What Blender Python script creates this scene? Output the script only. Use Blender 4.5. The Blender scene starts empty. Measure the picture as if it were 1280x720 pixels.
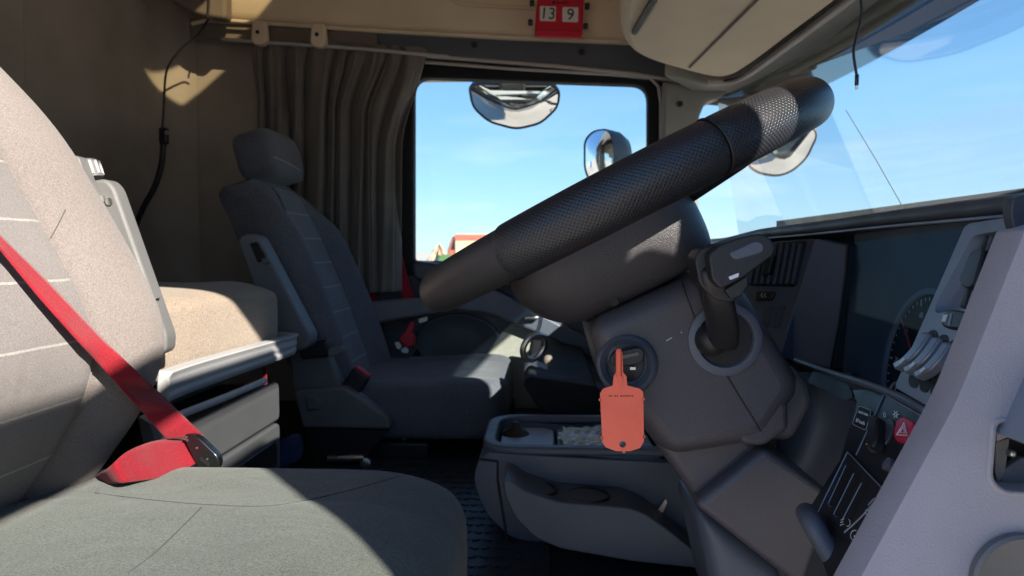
import bpy, bmesh, math, random
from mathutils import Vector, Matrix
from mathutils.bvhtree import BVHTree
random.seed(7)
scn = bpy.context.scene
COL = scn.collection
R = math.radians

# ------------------------------------------------------------------ camera, sky, sun, exposure
F = 900.0
cam_d = bpy.data.cameras.new('camera'); cam = bpy.data.objects.new('camera', cam_d); COL.objects.link(cam)
cam_d.sensor_width = 36; cam_d.lens = 36 * F / 1280; cam_d.clip_start = 0.02; cam_d.clip_end = 6000
yaw = math.atan2(40, F); pitch = math.atan2(45, F)
cam.rotation_euler = (R(90) - pitch, 0, yaw)
cam_d.dof.use_dof = True; cam_d.dof.focus_distance = 0.62; cam_d.dof.aperture_fstop = 13.0
scn.camera = cam
CAMM = cam.rotation_euler.to_matrix()

SUN = Vector((0.56, -0.68, 0.47)).normalized()
DOOR_TOP = .625; MIR_Y = -.022; MIR_W = .132
world = bpy.data.worlds.new('World'); scn.world = world; world.use_nodes = True
wn = world.node_tree; wn.nodes.clear()
out = wn.nodes.new('ShaderNodeOutputWorld'); bg = wn.nodes.new('ShaderNodeBackground')
sky = wn.nodes.new('ShaderNodeTexSky'); sky.sky_type = 'NISHITA'; sky.sun_disc = False
sky.sun_elevation = math.asin(SUN.z); sky.sun_rotation = math.atan2(SUN.x, SUN.y)
sky.altitude = 0; sky.air_density = 1.0; sky.dust_density = 0.1; sky.ozone_density = 2.0
# thin broken cloud low over the horizon, mixed into the sky colour
tc = wn.nodes.new('ShaderNodeTexCoord'); mp = wn.nodes.new('ShaderNodeMapping'); mp.inputs['Scale'].default_value = (2.2, 2.2, 11)
nz = wn.nodes.new('ShaderNodeTexNoise'); nz.inputs['Scale'].default_value = 2.2; nz.inputs['Detail'].default_value = 7
rp = wn.nodes.new('ShaderNodeValToRGB'); rp.color_ramp.elements[0].position = .52; rp.color_ramp.elements[1].position = .78
sep = wn.nodes.new('ShaderNodeSeparateXYZ')
mr = wn.nodes.new('ShaderNodeMapRange'); mr.inputs[1].default_value = 0.24; mr.inputs[2].default_value = 0.03; mr.inputs[3].default_value = 0; mr.inputs[4].default_value = 0.5
mu = wn.nodes.new('ShaderNodeMath'); mu.operation = 'MULTIPLY'
mx = wn.nodes.new('ShaderNodeMix'); mx.data_type = 'RGBA'; mx.inputs[7].default_value = (4.4, 4.7, 5.0, 1)
L = wn.links.new
L(tc.outputs['Generated'], mp.inputs['Vector']); L(mp.outputs[0], nz.inputs['Vector']); L(nz.outputs['Fac'], rp.inputs['Fac'])
L(tc.outputs['Generated'], sep.inputs[0]); L(sep.outputs['Z'], mr.inputs[0]); L(mr.outputs[0], mu.inputs[0]); L(rp.outputs['Color'], mu.inputs[1])
gz = wn.nodes.new('ShaderNodeMapRange'); gz.inputs[1].default_value = 0.0; gz.inputs[2].default_value = 0.5
gm = wn.nodes.new('ShaderNodeMix'); gm.data_type = 'RGBA'; gm.inputs[6].default_value = (1.1, 2.5, 3.9, 1); gm.inputs[7].default_value = (.56, 1.6, 3.85, 1)
gb = wn.nodes.new('ShaderNodeMix'); gb.data_type = 'RGBA'; gb.inputs[0].default_value = .75
L(sep.outputs['Z'], gz.inputs[0]); L(gz.outputs[0], gm.inputs[0]); L(sky.outputs[0], gb.inputs[6]); L(gm.outputs[2], gb.inputs[7])
L(mu.outputs[0], mx.inputs[0]); L(gb.outputs[2], mx.inputs[6]); L(mx.outputs[2], bg.inputs['Color'])
bg.inputs['Strength'].default_value = 0.092
L(bg.outputs[0], out.inputs[0])
sd = bpy.data.lights.new('sun', 'SUN'); sun = bpy.data.objects.new('sun', sd); COL.objects.link(sun)
sd.energy = 4.6; sd.angle = R(0.53); sd.color = (1, .93, .82)
sun.rotation_euler = SUN.to_track_quat('Z', 'Y').to_euler(); sun.location = SUN * 30
vs = scn.view_settings; vs.view_transform = 'Standard'; vs.look = 'None'; vs.exposure = 1.55; vs.gamma = 1; vs.use_curve_mapping = False
try:
    cy = scn.cycles; cy.max_bounces = 14; cy.diffuse_bounces = 7; cy.glossy_bounces = 5; cy.transparent_max_bounces = 24
    cy.use_denoising = True; cy.sample_clamp_indirect = 6
except Exception: pass

# ------------------------------------------------------------------ helpers
def ray(px, py): return (CAMM @ Vector(((px - 640) / F, -(py - 360) / F, -1)))
def P(px, py, d):                       # point of the cab at distance d across it (y = d)
    r = ray(px, py); return r * (d / r.y)
class Plane:
    def __init__(s, a, b, c):
        s.o = a.copy(); n = (b - a).cross(c - a).normalized()
        if n.dot(-a) < 0: n = -n
        s.n = n
    def at(s, px, py, off=0.0):
        r = ray(px, py); t = (s.o.dot(s.n) + 0) / r.dot(s.n); return r * t + s.n * off
ORG = {}
TAGGED = []
def tag(o, label=None, cat=None, group=None, kind=None):
    if label: o['label'] = label
    if cat: o['category'] = cat
    if group: o['group'] = group
    if kind: o['kind'] = kind
    return o
def thing(name, label, cat, loc, group=None):
    o = bpy.data.objects.new(name, None); o.empty_display_size = .05; COL.objects.link(o)
    o.location = loc; ORG[o.name] = Vector(loc); return tag(o, label, cat, group)
def smoothstep(a, b, x):
    t = max(0, min(1, (x - a) / (b - a))); return t * t * (3 - 2 * t)
def lerpk(keys, x):                     # smooth piecewise interpolation
    if x <= keys[0][0]: return keys[0][1]
    for (a, va), (b, vb) in zip(keys, keys[1:]):
        if x <= b:
            t = (x - a) / (b - a); return va + (vb - va) * t
    return keys[-1][1]
def cat_rom(pts, n=8, closed=False):    # smooth curve through points
    pts = [Vector(p) for p in pts]; m = len(pts); res = []
    rng = range(m if closed else m - 1)
    for i in rng:
        if closed: p0, p1, p2, p3 = pts[(i-1) % m], pts[i], pts[(i+1) % m], pts[(i+2) % m]
        else: p0, p1, p2, p3 = pts[max(i-1, 0)], pts[i], pts[i+1], pts[min(i+2, m-1)]
        for k in range(n):
            t = k / n
            res.append(.5 * ((2*p1) + (p2-p0)*t + (2*p0-5*p1+4*p2-p3)*t*t + (-p0+3*p1-3*p2+p3)*t**3))
    if not closed: res.append(pts[-1])
    return res
def rpoly(pts, r, n=5):                 # 2D polygon with rounded corners
    res = []; m = len(pts); pts = [Vector(p[:2]) for p in pts]
    for i in range(m):
        a, b, c = pts[i-1], pts[i], pts[(i+1) % m]
        rr = r[i] if isinstance(r, (list, tuple)) else r
        da = (a - b); dc = (c - b); la, lc = da.length, dc.length
        k = min(rr, la * .49, lc * .49)
        if k < 1e-6: res.append(b); continue
        p, q = b + da / la * k, b + dc / lc * k
        for j in range(n + 1):
            t = j / n; res.append((1-t)**2 * p + 2*t*(1-t) * b + t*t * q)
    return res

class MB:
    def __init__(s): s.bm = bmesh.new(); s.uv = None
    def v(s, p): return s.bm.verts.new(p)
    def face(s, vs, mi=0):
        try: f = s.bm.faces.new(vs); f.material_index = mi; return f
        except ValueError: return None
    def box(s, c, size, rot=None, taper=None):
        c = Vector(c); h = Vector(size) / 2; vs = []
        for x in (-1, 1):
            for y in (-1, 1):
                for z in (-1, 1):
                    p = Vector((x*h.x, y*h.y, z*h.z))
                    if rot is not None: p = rot @ p
                    vs.append(s.v(c + p))
        for q in ((0,1,3,2),(4,6,7,5),(0,4,5,1),(2,3,7,6),(0,2,6,4),(1,5,7,3)): s.face([vs[i] for i in q])
        return s
    def hexa(s, pts):                   # 8 points: bottom loop 4, top loop 4
        vs = [s.v(p) for p in pts]
        for q in ((3,2,1,0),(4,5,6,7),(0,1,5,4),(1,2,6,5),(2,3,7,6),(3,0,4,7)): s.face([vs[i] for i in q])
        return s
    def loft(s, loops, closed=True, cap=True, uv=False, mi=0):
        rows = [[s.v(p) for p in lp] for lp in loops]; n = len(rows[0])
        if uv and s.uv is None: s.uv = s.bm.loops.layers.uv.new('UVMap')
        vlen = [0.0]
        for a, b in zip(loops, loops[1:]): vlen.append(vlen[-1] + (Vector(b[0]) - Vector(a[0])).length)
        for i in range(len(rows) - 1):
            for j in range(n if closed else n - 1):
                k = (j + 1) % n
                f = s.face([rows[i][j], rows[i][k], rows[i+1][k], rows[i+1][j]], mi)
                if uv and f:
                    for lp, (uu, vv) in zip(f.loops, ((j, i), (j+1, i), (j+1, i+1), (j, i+1))): lp[s.uv].uv = (uu / n, vlen[vv])
        if cap and closed:
            s.face(rows[0][::-1], mi); s.face(rows[-1], mi)
        return rows
    def tube(s, pts, r, seg=8, closed=False, cap=True, flat=None, uv=False):
        pts = [Vector(p) for p in pts]; m = len(pts); loops = []
        up = Vector((0, 0, 1)); prev = None
        for i, p in enumerate(pts):
            if closed: t = pts[(i+1) % m] - pts[i-1]
            else: t = pts[min(i+1, m-1)] - pts[max(i-1, 0)]
            t = t.normalized() if t.length > 1e-9 else Vector((1, 0, 0))
            if prev is None:
                a = up if abs(t.dot(up)) < .95 else Vector((0, 1, 0)); n = (a - t * a.dot(t)).normalized()
            else: n = (prev - t * prev.dot(t)); n = n.normalized() if n.length > 1e-6 else prev
            prev = n; b = t.cross(n)
            rr = r[i] if isinstance(r, (list, tuple)) else r
            loops.append([p + (n * math.cos(2*math.pi*k/seg) + b * math.sin(2*math.pi*k/seg)) * rr for k in range(seg)])
        if closed: loops.append(loops[0])
        s.loft(loops, True, cap and not closed, uv)
        if closed: bmesh.ops.remove_doubles(s.bm, verts=s.bm.verts, dist=1e-6)
        return s
    def prism(s, pts3, ext):            # polygon of 3D points pushed along vector ext
        a = [s.v(p) for p in pts3]; b = [s.v(Vector(p) + ext) for p in pts3]; n = len(a)
        s.face(a); s.face(b[::-1])
        for i in range(n): s.face([a[i], b[i], b[(i+1) % n], a[(i+1) % n]])
        return s
    def frame(s, outer, inner, ext):    # ring between two loops of equal count
        n = len(outer); A = [s.v(p) for p in outer]; B = [s.v(p) for p in inner]
        C = [s.v(Vector(p) + ext) for p in outer]; D = [s.v(Vector(p) + ext) for p in inner]
        for i in range(n):
            k = (i + 1) % n
            s.face([A[i], A[k], B[k], B[i]]); s.face([C[i], D[i], D[k], C[k]])
            s.face([A[i], C[i], C[k], A[k]]); s.face([B[i], B[k], D[k], D[i]])
        return s
    def super(s, c, h, e1=.4, e2=.4, nu=40, nv=20, rot=None, fn=None):   # superellipsoid
        c = Vector(c); pw = lambda x, e: math.copysign(abs(x) ** e, x)
        loops = []
        for i in range(nv + 1):
            ph = -math.pi/2 + math.pi * i / nv
            ph = max(-math.pi/2 + .02, min(math.pi/2 - .02, ph)); lp = []
            for j in range(nu):
                th = 2 * math.pi * j / nu
                p = Vector((h[0]*pw(math.cos(ph), e1)*pw(math.cos(th), e2), h[1]*pw(math.cos(ph), e1)*pw(math.sin(th), e2), h[2]*pw(math.sin(ph), e1)))
                if fn: p = fn(p)
                if rot is not None: p = rot @ p
                lp.append(c + p)
            loops.append(lp)
        s.loft(loops); return s
    def grid(s, fn, nu, nv, uv=None, mi=0):
        rows = [[s.v(fn(i / nu, j / nv)) for i in range(nu + 1)] for j in range(nv + 1)]
        if uv and s.uv is None: s.uv = s.bm.loops.layers.uv.new('UVMap')
        for j in range(nv):
            for i in range(nu):
                f = s.face([rows[j][i], rows[j][i+1], rows[j+1][i+1], rows[j+1][i]], mi)
                if uv and f:
                    for lp, (a, b) in zip(f.loops, ((i, j), (i+1, j), (i+1, j+1), (i, j+1))): lp[s.uv].uv = (a / nu * uv[0], b / nv * uv[1])
        return s
    def disc(s, c, n, r0, r1, h, seg=32):     # washer / dial ring, r0 may be 0
        n = Vector(n).normalized(); a = n.orthogonal().normalized(); b = n.cross(a); c = Vector(c)
        ring = lambda r, o: [c + n*o + (a*math.cos(2*math.pi*k/seg) + b*math.sin(2*math.pi*k/seg))*r for k in range(seg)]
        if r0 > 0: s.frame(ring(r1, 0), ring(r0, 0), n * h)
        else: s.prism(ring(r1, 0), n * h)
        return s
    def lathe(s, c, n, prof, seg=32, cap=True):      # prof: (radius, height along n)
        n = Vector(n).normalized(); a = n.orthogonal().normalized(); b = n.cross(a); c = Vector(c)
        s.loft([[c + n*z + (a*math.cos(2*math.pi*k/seg) + b*math.sin(2*math.pi*k/seg))*max(r, 1e-4) for k in range(seg)] for r, z in prof], cap=cap)
        return s
    def build(s, name, mat, parent=None, smooth=True, bevel=0, seg=2, angle=38, sub=0, solid=0, mats=None):
        bmesh.ops.recalc_face_normals(s.bm, faces=s.bm.faces)
        me = bpy.data.meshes.new(name); org = Vector((0, 0, 0))
        if parent is not None: org = ORG.get(parent.name, Vector((0, 0, 0)))
        if org.length: bmesh.ops.translate(s.bm, verts=s.bm.verts, vec=-org)
        s.bm.to_mesh(me); s.bm.free()
        o = bpy.data.objects.new(name, me); COL.objects.link(o)
        for m in (mats or [mat]): me.materials.append(m)
        if parent is not None: o.parent = parent; ORG[o.name] = org
        if solid:
            m = o.modifiers.new('solid', 'SOLIDIFY'); m.thickness = solid; m.offset = 0
        if bevel:
            m = o.modifiers.new('bevel', 'BEVEL'); m.width = bevel; m.segments = seg; m.limit_method = 'ANGLE'; m.angle_limit = R(angle); m.harden_normals = False
        if sub:
            m = o.modifiers.new('sub', 'SUBSURF'); m.levels = sub; m.render_levels = sub
        if smooth:
            me.polygons.foreach_set('use_smooth', [True] * len(me.polygons))
            if not sub: me.set_sharp_from_angle(angle=R(50 if not bevel else 80))
        return o
def bvh_of(o):
    dg = bpy.context.evaluated_depsgraph_get(); bpy.context.view_layer.update()
    dg = bpy.context.evaluated_depsgraph_get(); e = o.evaluated_get(dg); me = e.to_mesh()
    org = ORG.get(o.name, Vector((0, 0, 0)))
    t = BVHTree.FromPolygons([v.co + org for v in me.vertices], [tuple(p.vertices) for p in me.polygons]); e.to_mesh_clear(); return t
def drape(tree, pix, off=.0, n=10):     # a line seen on a surface, laid on that surface
    pts = cat_rom([Vector((x, y, 0)) for x, y in pix], n); res = []
    for p in pts:
        r = ray(p.x, p.y).normalized(); h = tree.ray_cast(Vector((0, 0, 0)), r, 20)
        if h[0] is not None: res.append(h[0] - r * off)
    return res
def cut(o, mb):                          # boolean difference, applied
    bmesh.ops.recalc_face_normals(mb.bm, faces=mb.bm.faces)
    me = bpy.data.meshes.new('cutter'); org = ORG.get(o.name, Vector((0, 0, 0)))
    bmesh.ops.translate(mb.bm, verts=mb.bm.verts, vec=-org); mb.bm.to_mesh(me); mb.bm.free()
    c = bpy.data.objects.new('cutter', me); COL.objects.link(c); c.matrix_world = Matrix.Translation(org)
    m = o.modifiers.new('cut', 'BOOLEAN'); m.object = c; m.operation = 'DIFFERENCE'; m.solver = 'EXACT'
    bpy.context.view_layer.update(); dg = bpy.context.evaluated_depsgraph_get()
    new = bpy.data.meshes.new_from_object(o.evaluated_get(dg)); o.modifiers.clear(); o.data = new
    bpy.data.objects.remove(c); bpy.data.meshes.remove(me)
    new.polygons.foreach_set('use_smooth', [True] * len(new.polygons)); new.set_sharp_from_angle(angle=R(35))
def text(name, s, mat, parent, o, xa, ya, size, depth=.0004, align='CENTER', slant=False):   # flat print: lettering in a plane
    cu = bpy.data.curves.new(name, 'FONT'); cu.body = s; cu.size = size; cu.extrude = depth; cu.align_x = align; cu.align_y = 'CENTER'
    cu.resolution_u = 3
    tmp = bpy.data.objects.new(name, cu); COL.objects.link(tmp); bpy.context.view_layer.update()
    me = bpy.data.meshes.new_from_object(tmp.evaluated_get(bpy.context.evaluated_depsgraph_get()))
    bpy.data.objects.remove(tmp); bpy.data.curves.remove(cu)
    xa = Vector(xa).normalized(); ya = Vector(ya).normalized(); yo = (ya - xa * ya.dot(xa)).normalized(); za = xa.cross(yo); ya = ya if slant else yo
    M = Matrix((xa, ya, za)).transposed().to_4x4(); M.translation = Vector(o) - ORG.get(parent.name, Vector())
    me.transform(M); ob = bpy.data.objects.new(name, me); COL.objects.link(ob); me.materials.clear(); me.materials.append(mat)
    ob.parent = parent; ORG[ob.name] = ORG.get(parent.name, Vector()); return ob

# ------------------------------------------------------------------ materials
def newmat(name):
    m = bpy.data.materials.new(name); m.use_nodes = True; nt = m.node_tree
    return m, nt, nt.nodes['Principled BSDF']
def mat(name, col, rough=.5, metal=0, bump=0, bscale=600, var=.0, vscale=6, spec=.5, coat=0, detail=3, sheen=0, speck=0, dust=0):
    m, nt, b = newmat(name); N = nt.nodes.new; l = nt.links.new
    b.inputs['Roughness'].default_value = rough; b.inputs['Metallic'].default_value = metal
    b.inputs['Specular IOR Level'].default_value = spec; b.inputs['Coat Weight'].default_value = coat
    if sheen: b.inputs['Sheen Weight'].default_value = sheen; b.inputs['Sheen Roughness'].default_value = .5
    tc = N('ShaderNodeTexCoord'); c4 = (*col, 1)
    src = None
    def noise(scale, det=3):
        n = N('ShaderNodeTexNoise'); n.inputs['Scale'].default_value = scale; n.inputs['Detail'].default_value = det; l(tc.outputs['Object'], n.inputs['Vector']); return n
    def mul(fac, lo, hi, prev):
        mrn = N('ShaderNodeMapRange'); mrn.inputs[1].default_value = .3; mrn.inputs[2].default_value = .7; mrn.inputs[3].default_value = lo; mrn.inputs[4].default_value = hi
        l(fac, mrn.inputs[0]); mxn = N('ShaderNodeMix'); mxn.data_type = 'RGBA'; mxn.blend_type = 'MULTIPLY'; mxn.inputs[0].default_value = 1
        if prev is None: mxn.inputs[6].default_value = c4
        else: l(prev, mxn.inputs[6])
        l(mrn.outputs[0], mxn.inputs[7]); return mxn.outputs[2]
    if var: src = mul(noise(vscale, 4).outputs['Fac'], 1 - var, 1 + var, src)
    if speck: src = mul(noise(bscale * .6, 2).outputs['Fac'], 1 - speck, 1 + speck, src)
    if src is not None: l(src, b.inputs['Base Color'])
    else: b.inputs['Base Color'].default_value = c4
    if rough < .85:
        rn = noise(vscale * 3, 5); mrn = N('ShaderNodeMapRange'); mrn.inputs[1].default_value = .3; mrn.inputs[2].default_value = .7
        mrn.inputs[3].default_value = max(.03, rough - .07); mrn.inputs[4].default_value = rough + .08; l(rn.outputs['Fac'], mrn.inputs[0]); l(mrn.outputs[0], b.inputs['Roughness'])
    if bump:
        bn = N('ShaderNodeBump'); bn.inputs['Strength'].default_value = bump; bn.inputs['Distance'].default_value = .001
        l(noise(bscale, detail).outputs['Fac'], bn.inputs['Height']); l(bn.outputs[0], b.inputs['Normal'])
    return m
def fabric(name, col, weave=520, var=.12, bump=.5, stripes=None, ribs=None, speck=.35):
    m = mat(name, col, .92, bump=bump, bscale=weave, var=var, vscale=9, spec=.2, sheen=.15, speck=speck)
    nt = m.node_tree; N = nt.nodes.new; l = nt.links.new; b = nt.nodes['Principled BSDF']
    tc0 = N('ShaderNodeTexCoord'); n0 = N('ShaderNodeTexNoise'); n0.inputs['Scale'].default_value = 11; n0.inputs['Detail'].default_value = 2; n0.inputs['Distortion'].default_value = .8; l(tc0.outputs['Object'], n0.inputs['Vector'])
    b0 = N('ShaderNodeBump'); b0.inputs['Strength'].default_value = .35; b0.inputs['Distance'].default_value = .012; l(n0.outputs['Fac'], b0.inputs['Height'])
    bl = b.inputs['Normal'].links
    if bl: l(b0.outputs[0], bl[0].from_node.inputs['Normal'])
    if stripes or ribs:
        tc = N('ShaderNodeTexCoord'); src = b.inputs['Base Color'].links[0].from_socket
    if stripes:                                         # woven pale lines at a spacing in metres along v
        sp, w, c = stripes; sx = N('ShaderNodeSeparateXYZ'); l(tc.outputs['UV'], sx.inputs[0])
        nz = N('ShaderNodeTexNoise'); nz.inputs['Scale'].default_value = 60; l(tc.outputs['Object'], nz.inputs['Vector'])
        ad = N('ShaderNodeMath'); ad.operation = 'MULTIPLY_ADD'; ad.inputs[1].default_value = .0016; l(nz.outputs['Fac'], ad.inputs[0]); l(sx.outputs['Y'], ad.inputs[2])
        pp = N('ShaderNodeMath'); pp.operation = 'PINGPONG'; pp.inputs[1].default_value = sp / 2; l(ad.outputs[0], pp.inputs[0])
        lt = N('ShaderNodeMath'); lt.operation = 'LESS_THAN'; lt.inputs[1].default_value = w; l(pp.outputs[0], lt.inputs[0])
        n2 = N('ShaderNodeTexNoise'); n2.inputs['Scale'].default_value = 500; l(tc.outputs['Object'], n2.inputs['Vector'])
        m2 = N('ShaderNodeMath'); m2.operation = 'MULTIPLY'; l(lt.outputs[0], m2.inputs[0]); l(n2.outputs['Fac'], m2.inputs[1])
        mxn = N('ShaderNodeMix'); mxn.data_type = 'RGBA'; mxn.inputs[7].default_value = (*c, 1); l(m2.outputs[0], mxn.inputs[0]); l(src, mxn.inputs[6]); l(mxn.outputs[2], b.inputs['Base Color'])
    if ribs:
        w = N('ShaderNodeTexWave'); w.bands_direction = ribs[0]; w.inputs['Scale'].default_value = ribs[1]; w.inputs['Distortion'].default_value = .6; w.inputs['Detail'].default_value = 1
        l(tc.outputs['Object'], w.inputs['Vector']); bn = N('ShaderNodeBump'); bn.inputs['Strength'].default_value = ribs[2]; bn.inputs['Distance'].default_value = .002
        l(w.outputs['Fac'], bn.inputs['Height']); old = b.inputs['Normal'].links
        if old: l(old[0].from_socket, bn.inputs['Normal'])
        l(bn.outputs[0], b.inputs['Normal'])
    return m
def perforated(name, col, rough, pitch, rad, nu, lenv, rcirc, depth=.6):
    # staggered punched holes on a tube: u runs round the tube (0..1), v along it in metres
    m, nt, b = newmat(name); N = nt.nodes.new; l = nt.links.new
    b.inputs['Roughness'].default_value = rough; b.inputs['Specular IOR Level'].default_value = .5
    uv = N('ShaderNodeTexCoord'); sx = N('ShaderNodeSeparateXYZ'); l(uv.outputs['UV'], sx.inputs[0])
    cu = round(2 * math.pi * rcirc / pitch)
    def M(op, a, bb=None, c=None):
        n = N('ShaderNodeMath'); n.operation = op
        for i, x in enumerate((a, bb, c)):
            if x is None: continue
            if isinstance(x, (int, float)): n.inputs[i].default_value = x
            else: l(x, n.inputs[i])
        return n.outputs[0]
    U = M('MULTIPLY', sx.outputs['X'], cu); V = M('DIVIDE', sx.outputs['Y'], pitch)
    def dist(ou, ov):
        fu = M('SUBTRACT', M('FRACT', M('ADD', U, ou)), .5); fv = M('SUBTRACT', M('FRACT', M('ADD', V, ov)), .5)
        return M('SQRT', M('ADD', M('MULTIPLY', fu, fu), M('MULTIPLY', fv, fv)))
    d = M('MINIMUM', dist(0, 0), dist(.5, .5))
    mrn = N('ShaderNodeMapRange'); mrn.interpolation_type = 'SMOOTHSTEP'; mrn.inputs[1].default_value = rad / pitch * .6; mrn.inputs[2].default_value = rad / pitch * 1.3; l(d, mrn.inputs[0])
    mxn = N('ShaderNodeMix'); mxn.data_type = 'RGBA'; mxn.inputs[6].default_value = (col[0]*.2, col[1]*.2, col[2]*.2, 1); mxn.inputs[7].default_value = (*col, 1)
    l(mrn.outputs[0], mxn.inputs[0]); l(mxn.outputs[2], b.inputs['Base Color'])
    nz = N('ShaderNodeTexNoise'); nz.inputs['Scale'].default_value = 350; nz.inputs['Detail'].default_value = 3; l(uv.outputs['Object'], nz.inputs['Vector'])
    b1 = N('ShaderNodeBump'); b1.inputs['Strength'].default_value = .18; b1.inputs['Distance'].default_value = .001; l(nz.outputs['Fac'], b1.inputs['Height'])
    b2 = N('ShaderNodeBump'); b2.inputs['Strength'].default_value = depth; b2.inputs['Distance'].default_value = .0012; l(mrn.outputs[0], b2.inputs['Height']); l(b1.outputs[0], b2.inputs['Normal'])
    l(b2.outputs[0], b.inputs['Normal']); return m
def glassmat(name, tint=(1, 1, 1), refl=.09, dirt=.0, base=.012):
    m = bpy.data.materials.new(name); m.use_nodes = True; nt = m.node_tree; nt.nodes.clear(); N = nt.nodes.new; l = nt.links.new
    o = N('ShaderNodeOutputMaterial'); t = N('ShaderNodeBsdfTransparent'); t.inputs[0].default_value = (*tint, 1)
    g = N('ShaderNodeBsdfGlossy'); g.inputs['Roughness'].default_value = .03
    fr = N('ShaderNodeLayerWeight'); fr.inputs['Blend'].default_value = .25
    mrn = N('ShaderNodeMapRange'); mrn.inputs[3].default_value = base; mrn.inputs[4].default_value = refl; l(fr.outputs['Fresnel'], mrn.inputs[0])
    ms = N('ShaderNodeMixShader'); l(mrn.outputs[0], ms.inputs[0]); l(t.outputs[0], ms.inputs[1]); l(g.outputs[0], ms.inputs[2])
    last = ms
    if dirt:
        tc = N('ShaderNodeTexCoord'); nz = N('ShaderNodeTexNoise'); nz.inputs['Scale'].default_value = 5; nz.inputs['Detail'].default_value = 8; l(tc.outputs['Object'], nz.inputs['Vector'])
        m2 = N('ShaderNodeMapRange'); m2.inputs[1].default_value = .5; m2.inputs[2].default_value = .9; m2.inputs[4].default_value = dirt; l(nz.outputs['Fac'], m2.inputs[0])
        df = N('ShaderNodeBsdfDiffuse'); df.inputs[0].default_value = (.6, .57, .52, 1); m3 = N('ShaderNodeMixShader'); l(m2.outputs[0], m3.inputs[0]); l(ms.outputs[0], m3.inputs[1]); l(df.outputs[0], m3.inputs[2]); last = m3
    l(last.outputs[0], o.inputs[0]); return m
M = {}
M['black'] = mat('black_plastic', (.014, .014, .016), .42, bump=.25, bscale=900)
M['dash'] = mat('dash_plastic', (.054, .058, .070), .42, bump=.5, bscale=1100, var=.08)
M['dash_warm'] = mat('column_plastic', (.064, .058, .067), .34, bump=.55, bscale=1000, var=.12)
M['dash_blue'] = mat('trim_plastic_blue_grey', (.088, .100, .128), .40, bump=.4, bscale=1200, var=.06)
M['hub'] = mat('wheel_hub_plastic', (.044, .041, .046), .36, bump=.6, bscale=1300, var=.1)
M['binnacle'] = mat('binnacle_plastic', (.11, .135, .175), .55, bump=.35, bscale=1200, var=.05)
M['silver'] = mat('switch_panel_silver', (.24, .275, .34), .42, metal=.3, bump=.3, bscale=1500)
M['silver_key'] = mat('switch_lever_silver', (.20, .22, .27), .34, metal=.35)
M['pillar'] = mat('end_panel_plastic', (.315, .30, .335), .58, bump=.6, bscale=750, var=.13, vscale=11)
M['grey'] = mat('grey_plastic', (.13, .128, .128), .55, bump=.4, bscale=900, var=.1)
M['grey_blue'] = mat('seat_plastic', (.14, .146, .16), .5, bump=.4, bscale=900, var=.1)
M['lightgrey'] = mat('light_grey_plastic', (.40, .40, .41), .5, bump=.3, bscale=800, var=.06)
M['drawer'] = mat('drawer_plastic', (.085, .083, .088), .55, bump=.4, bscale=900, var=.08)
M['olive'] = mat('pillar_trim_plastic', (.26, .25, .22), .6, bump=.4, bscale=900, var=.08)
M['strip'] = mat('header_trim_plastic', (.075, .085, .105), .58, bump=.4, bscale=1000, var=.08)
M['beige'] = mat('headliner_beige', (.74, .60, .43), .8, bump=.4, bscale=700, var=.07, vscale=5)
M['beige_dark'] = mat('headliner_brown', (.19, .155, .125), .85, bump=.4, bscale=700, var=.08)
M['vinyl'] = mat('wall_vinyl', (.40, .35, .30), .75, bump=.5, bscale=600, var=.14, vscale=4)
M['cream'] = mat('door_insert_fabric', (.36, .35, .30), .9, bump=.6, bscale=700, var=.12, speck=.25)
M['rubber'] = mat('rubber_seal', (.012, .012, .013), .75, bump=.2, bscale=500, spec=.3)
M['seal'] = mat('seal_trim_pale', (.42, .37, .33), .5)
M['curtain'] = fabric('curtain_cloth', (.155, .138, .124), 900, .12, .35, speck=.2)
M['stitch'] = mat('seam_thread', (.34, .32, .30), .9)
M['seamdark'] = mat('dark_seam_thread', (.07, .07, .066), .9)  # dark thread for the driver seat seams
M['seat'] = fabric('seat_fabric_warm_grey', (.195, .168, .158), 1100, .06, .9, speck=.22)
M['seat_mid'] = fabric('seat_fabric_striped', (.19, .17, .165), 1100, .06, .9, stripes=(.062, .0012, (.46, .44, .42)), speck=.2)
M['cushion'] = fabric('cushion_fabric', (.106, .109, .091), 1000, .10, .7, speck=.4)
M['pseat'] = fabric('passenger_fabric', (.10, .103, .122), 700, .14, .6)
M['pseat_mid'] = fabric('passenger_fabric_striped', (.13, .14, .168), 700, .12, .6, stripes=(.072, .0022, (.34, .36, .40)))
M['mattress'] = fabric('mattress_cover', (.29, .228, .172), 800, .08, .3, ribs=('Y', 90, .25))
M['belt_red'] = fabric('belt_webbing_red', (.27, .010, .020), 1100, .08, .5, speck=.25)
M['redplastic'] = mat('red_plastic', (.5, .012, .03), .4)
M['webbing'] = fabric('belt_webbing_dark', (.05, .052, .06), 1500, .05, .5)
M['calred'] = mat('calendar_red', (.62, .006, .035), .4, bump=.15, bscale=800)
M['white'] = mat('white_card', (.72, .70, .66), .7, var=.05)
M['ink'] = mat('black_ink', (.008, .008, .008), .6)
M['print'] = mat('white_print', (.72, .73, .75), .6)
M['orange'] = mat('tag_orange', (1.0, .15, .08), .4, bump=.25, bscale=300, var=.07, vscale=40)
M['hazard'] = mat('hazard_red', (.55, .01, .05), .35)
M['metal'] = mat('worn_metal', (.55, .54, .52), .33, metal=1, var=.1)
M['mirror'] = mat('mirror_glass', (.9, .9, .9), .02, metal=1)
M['gloss'] = mat('gloss_black', (.008, .008, .009), .18, coat=.3)
M['leather'] = perforated('rim_leather_perforated', (.023, .024, .029), .35, .0037, .0008, 44, 1, .0225, .4)
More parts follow.
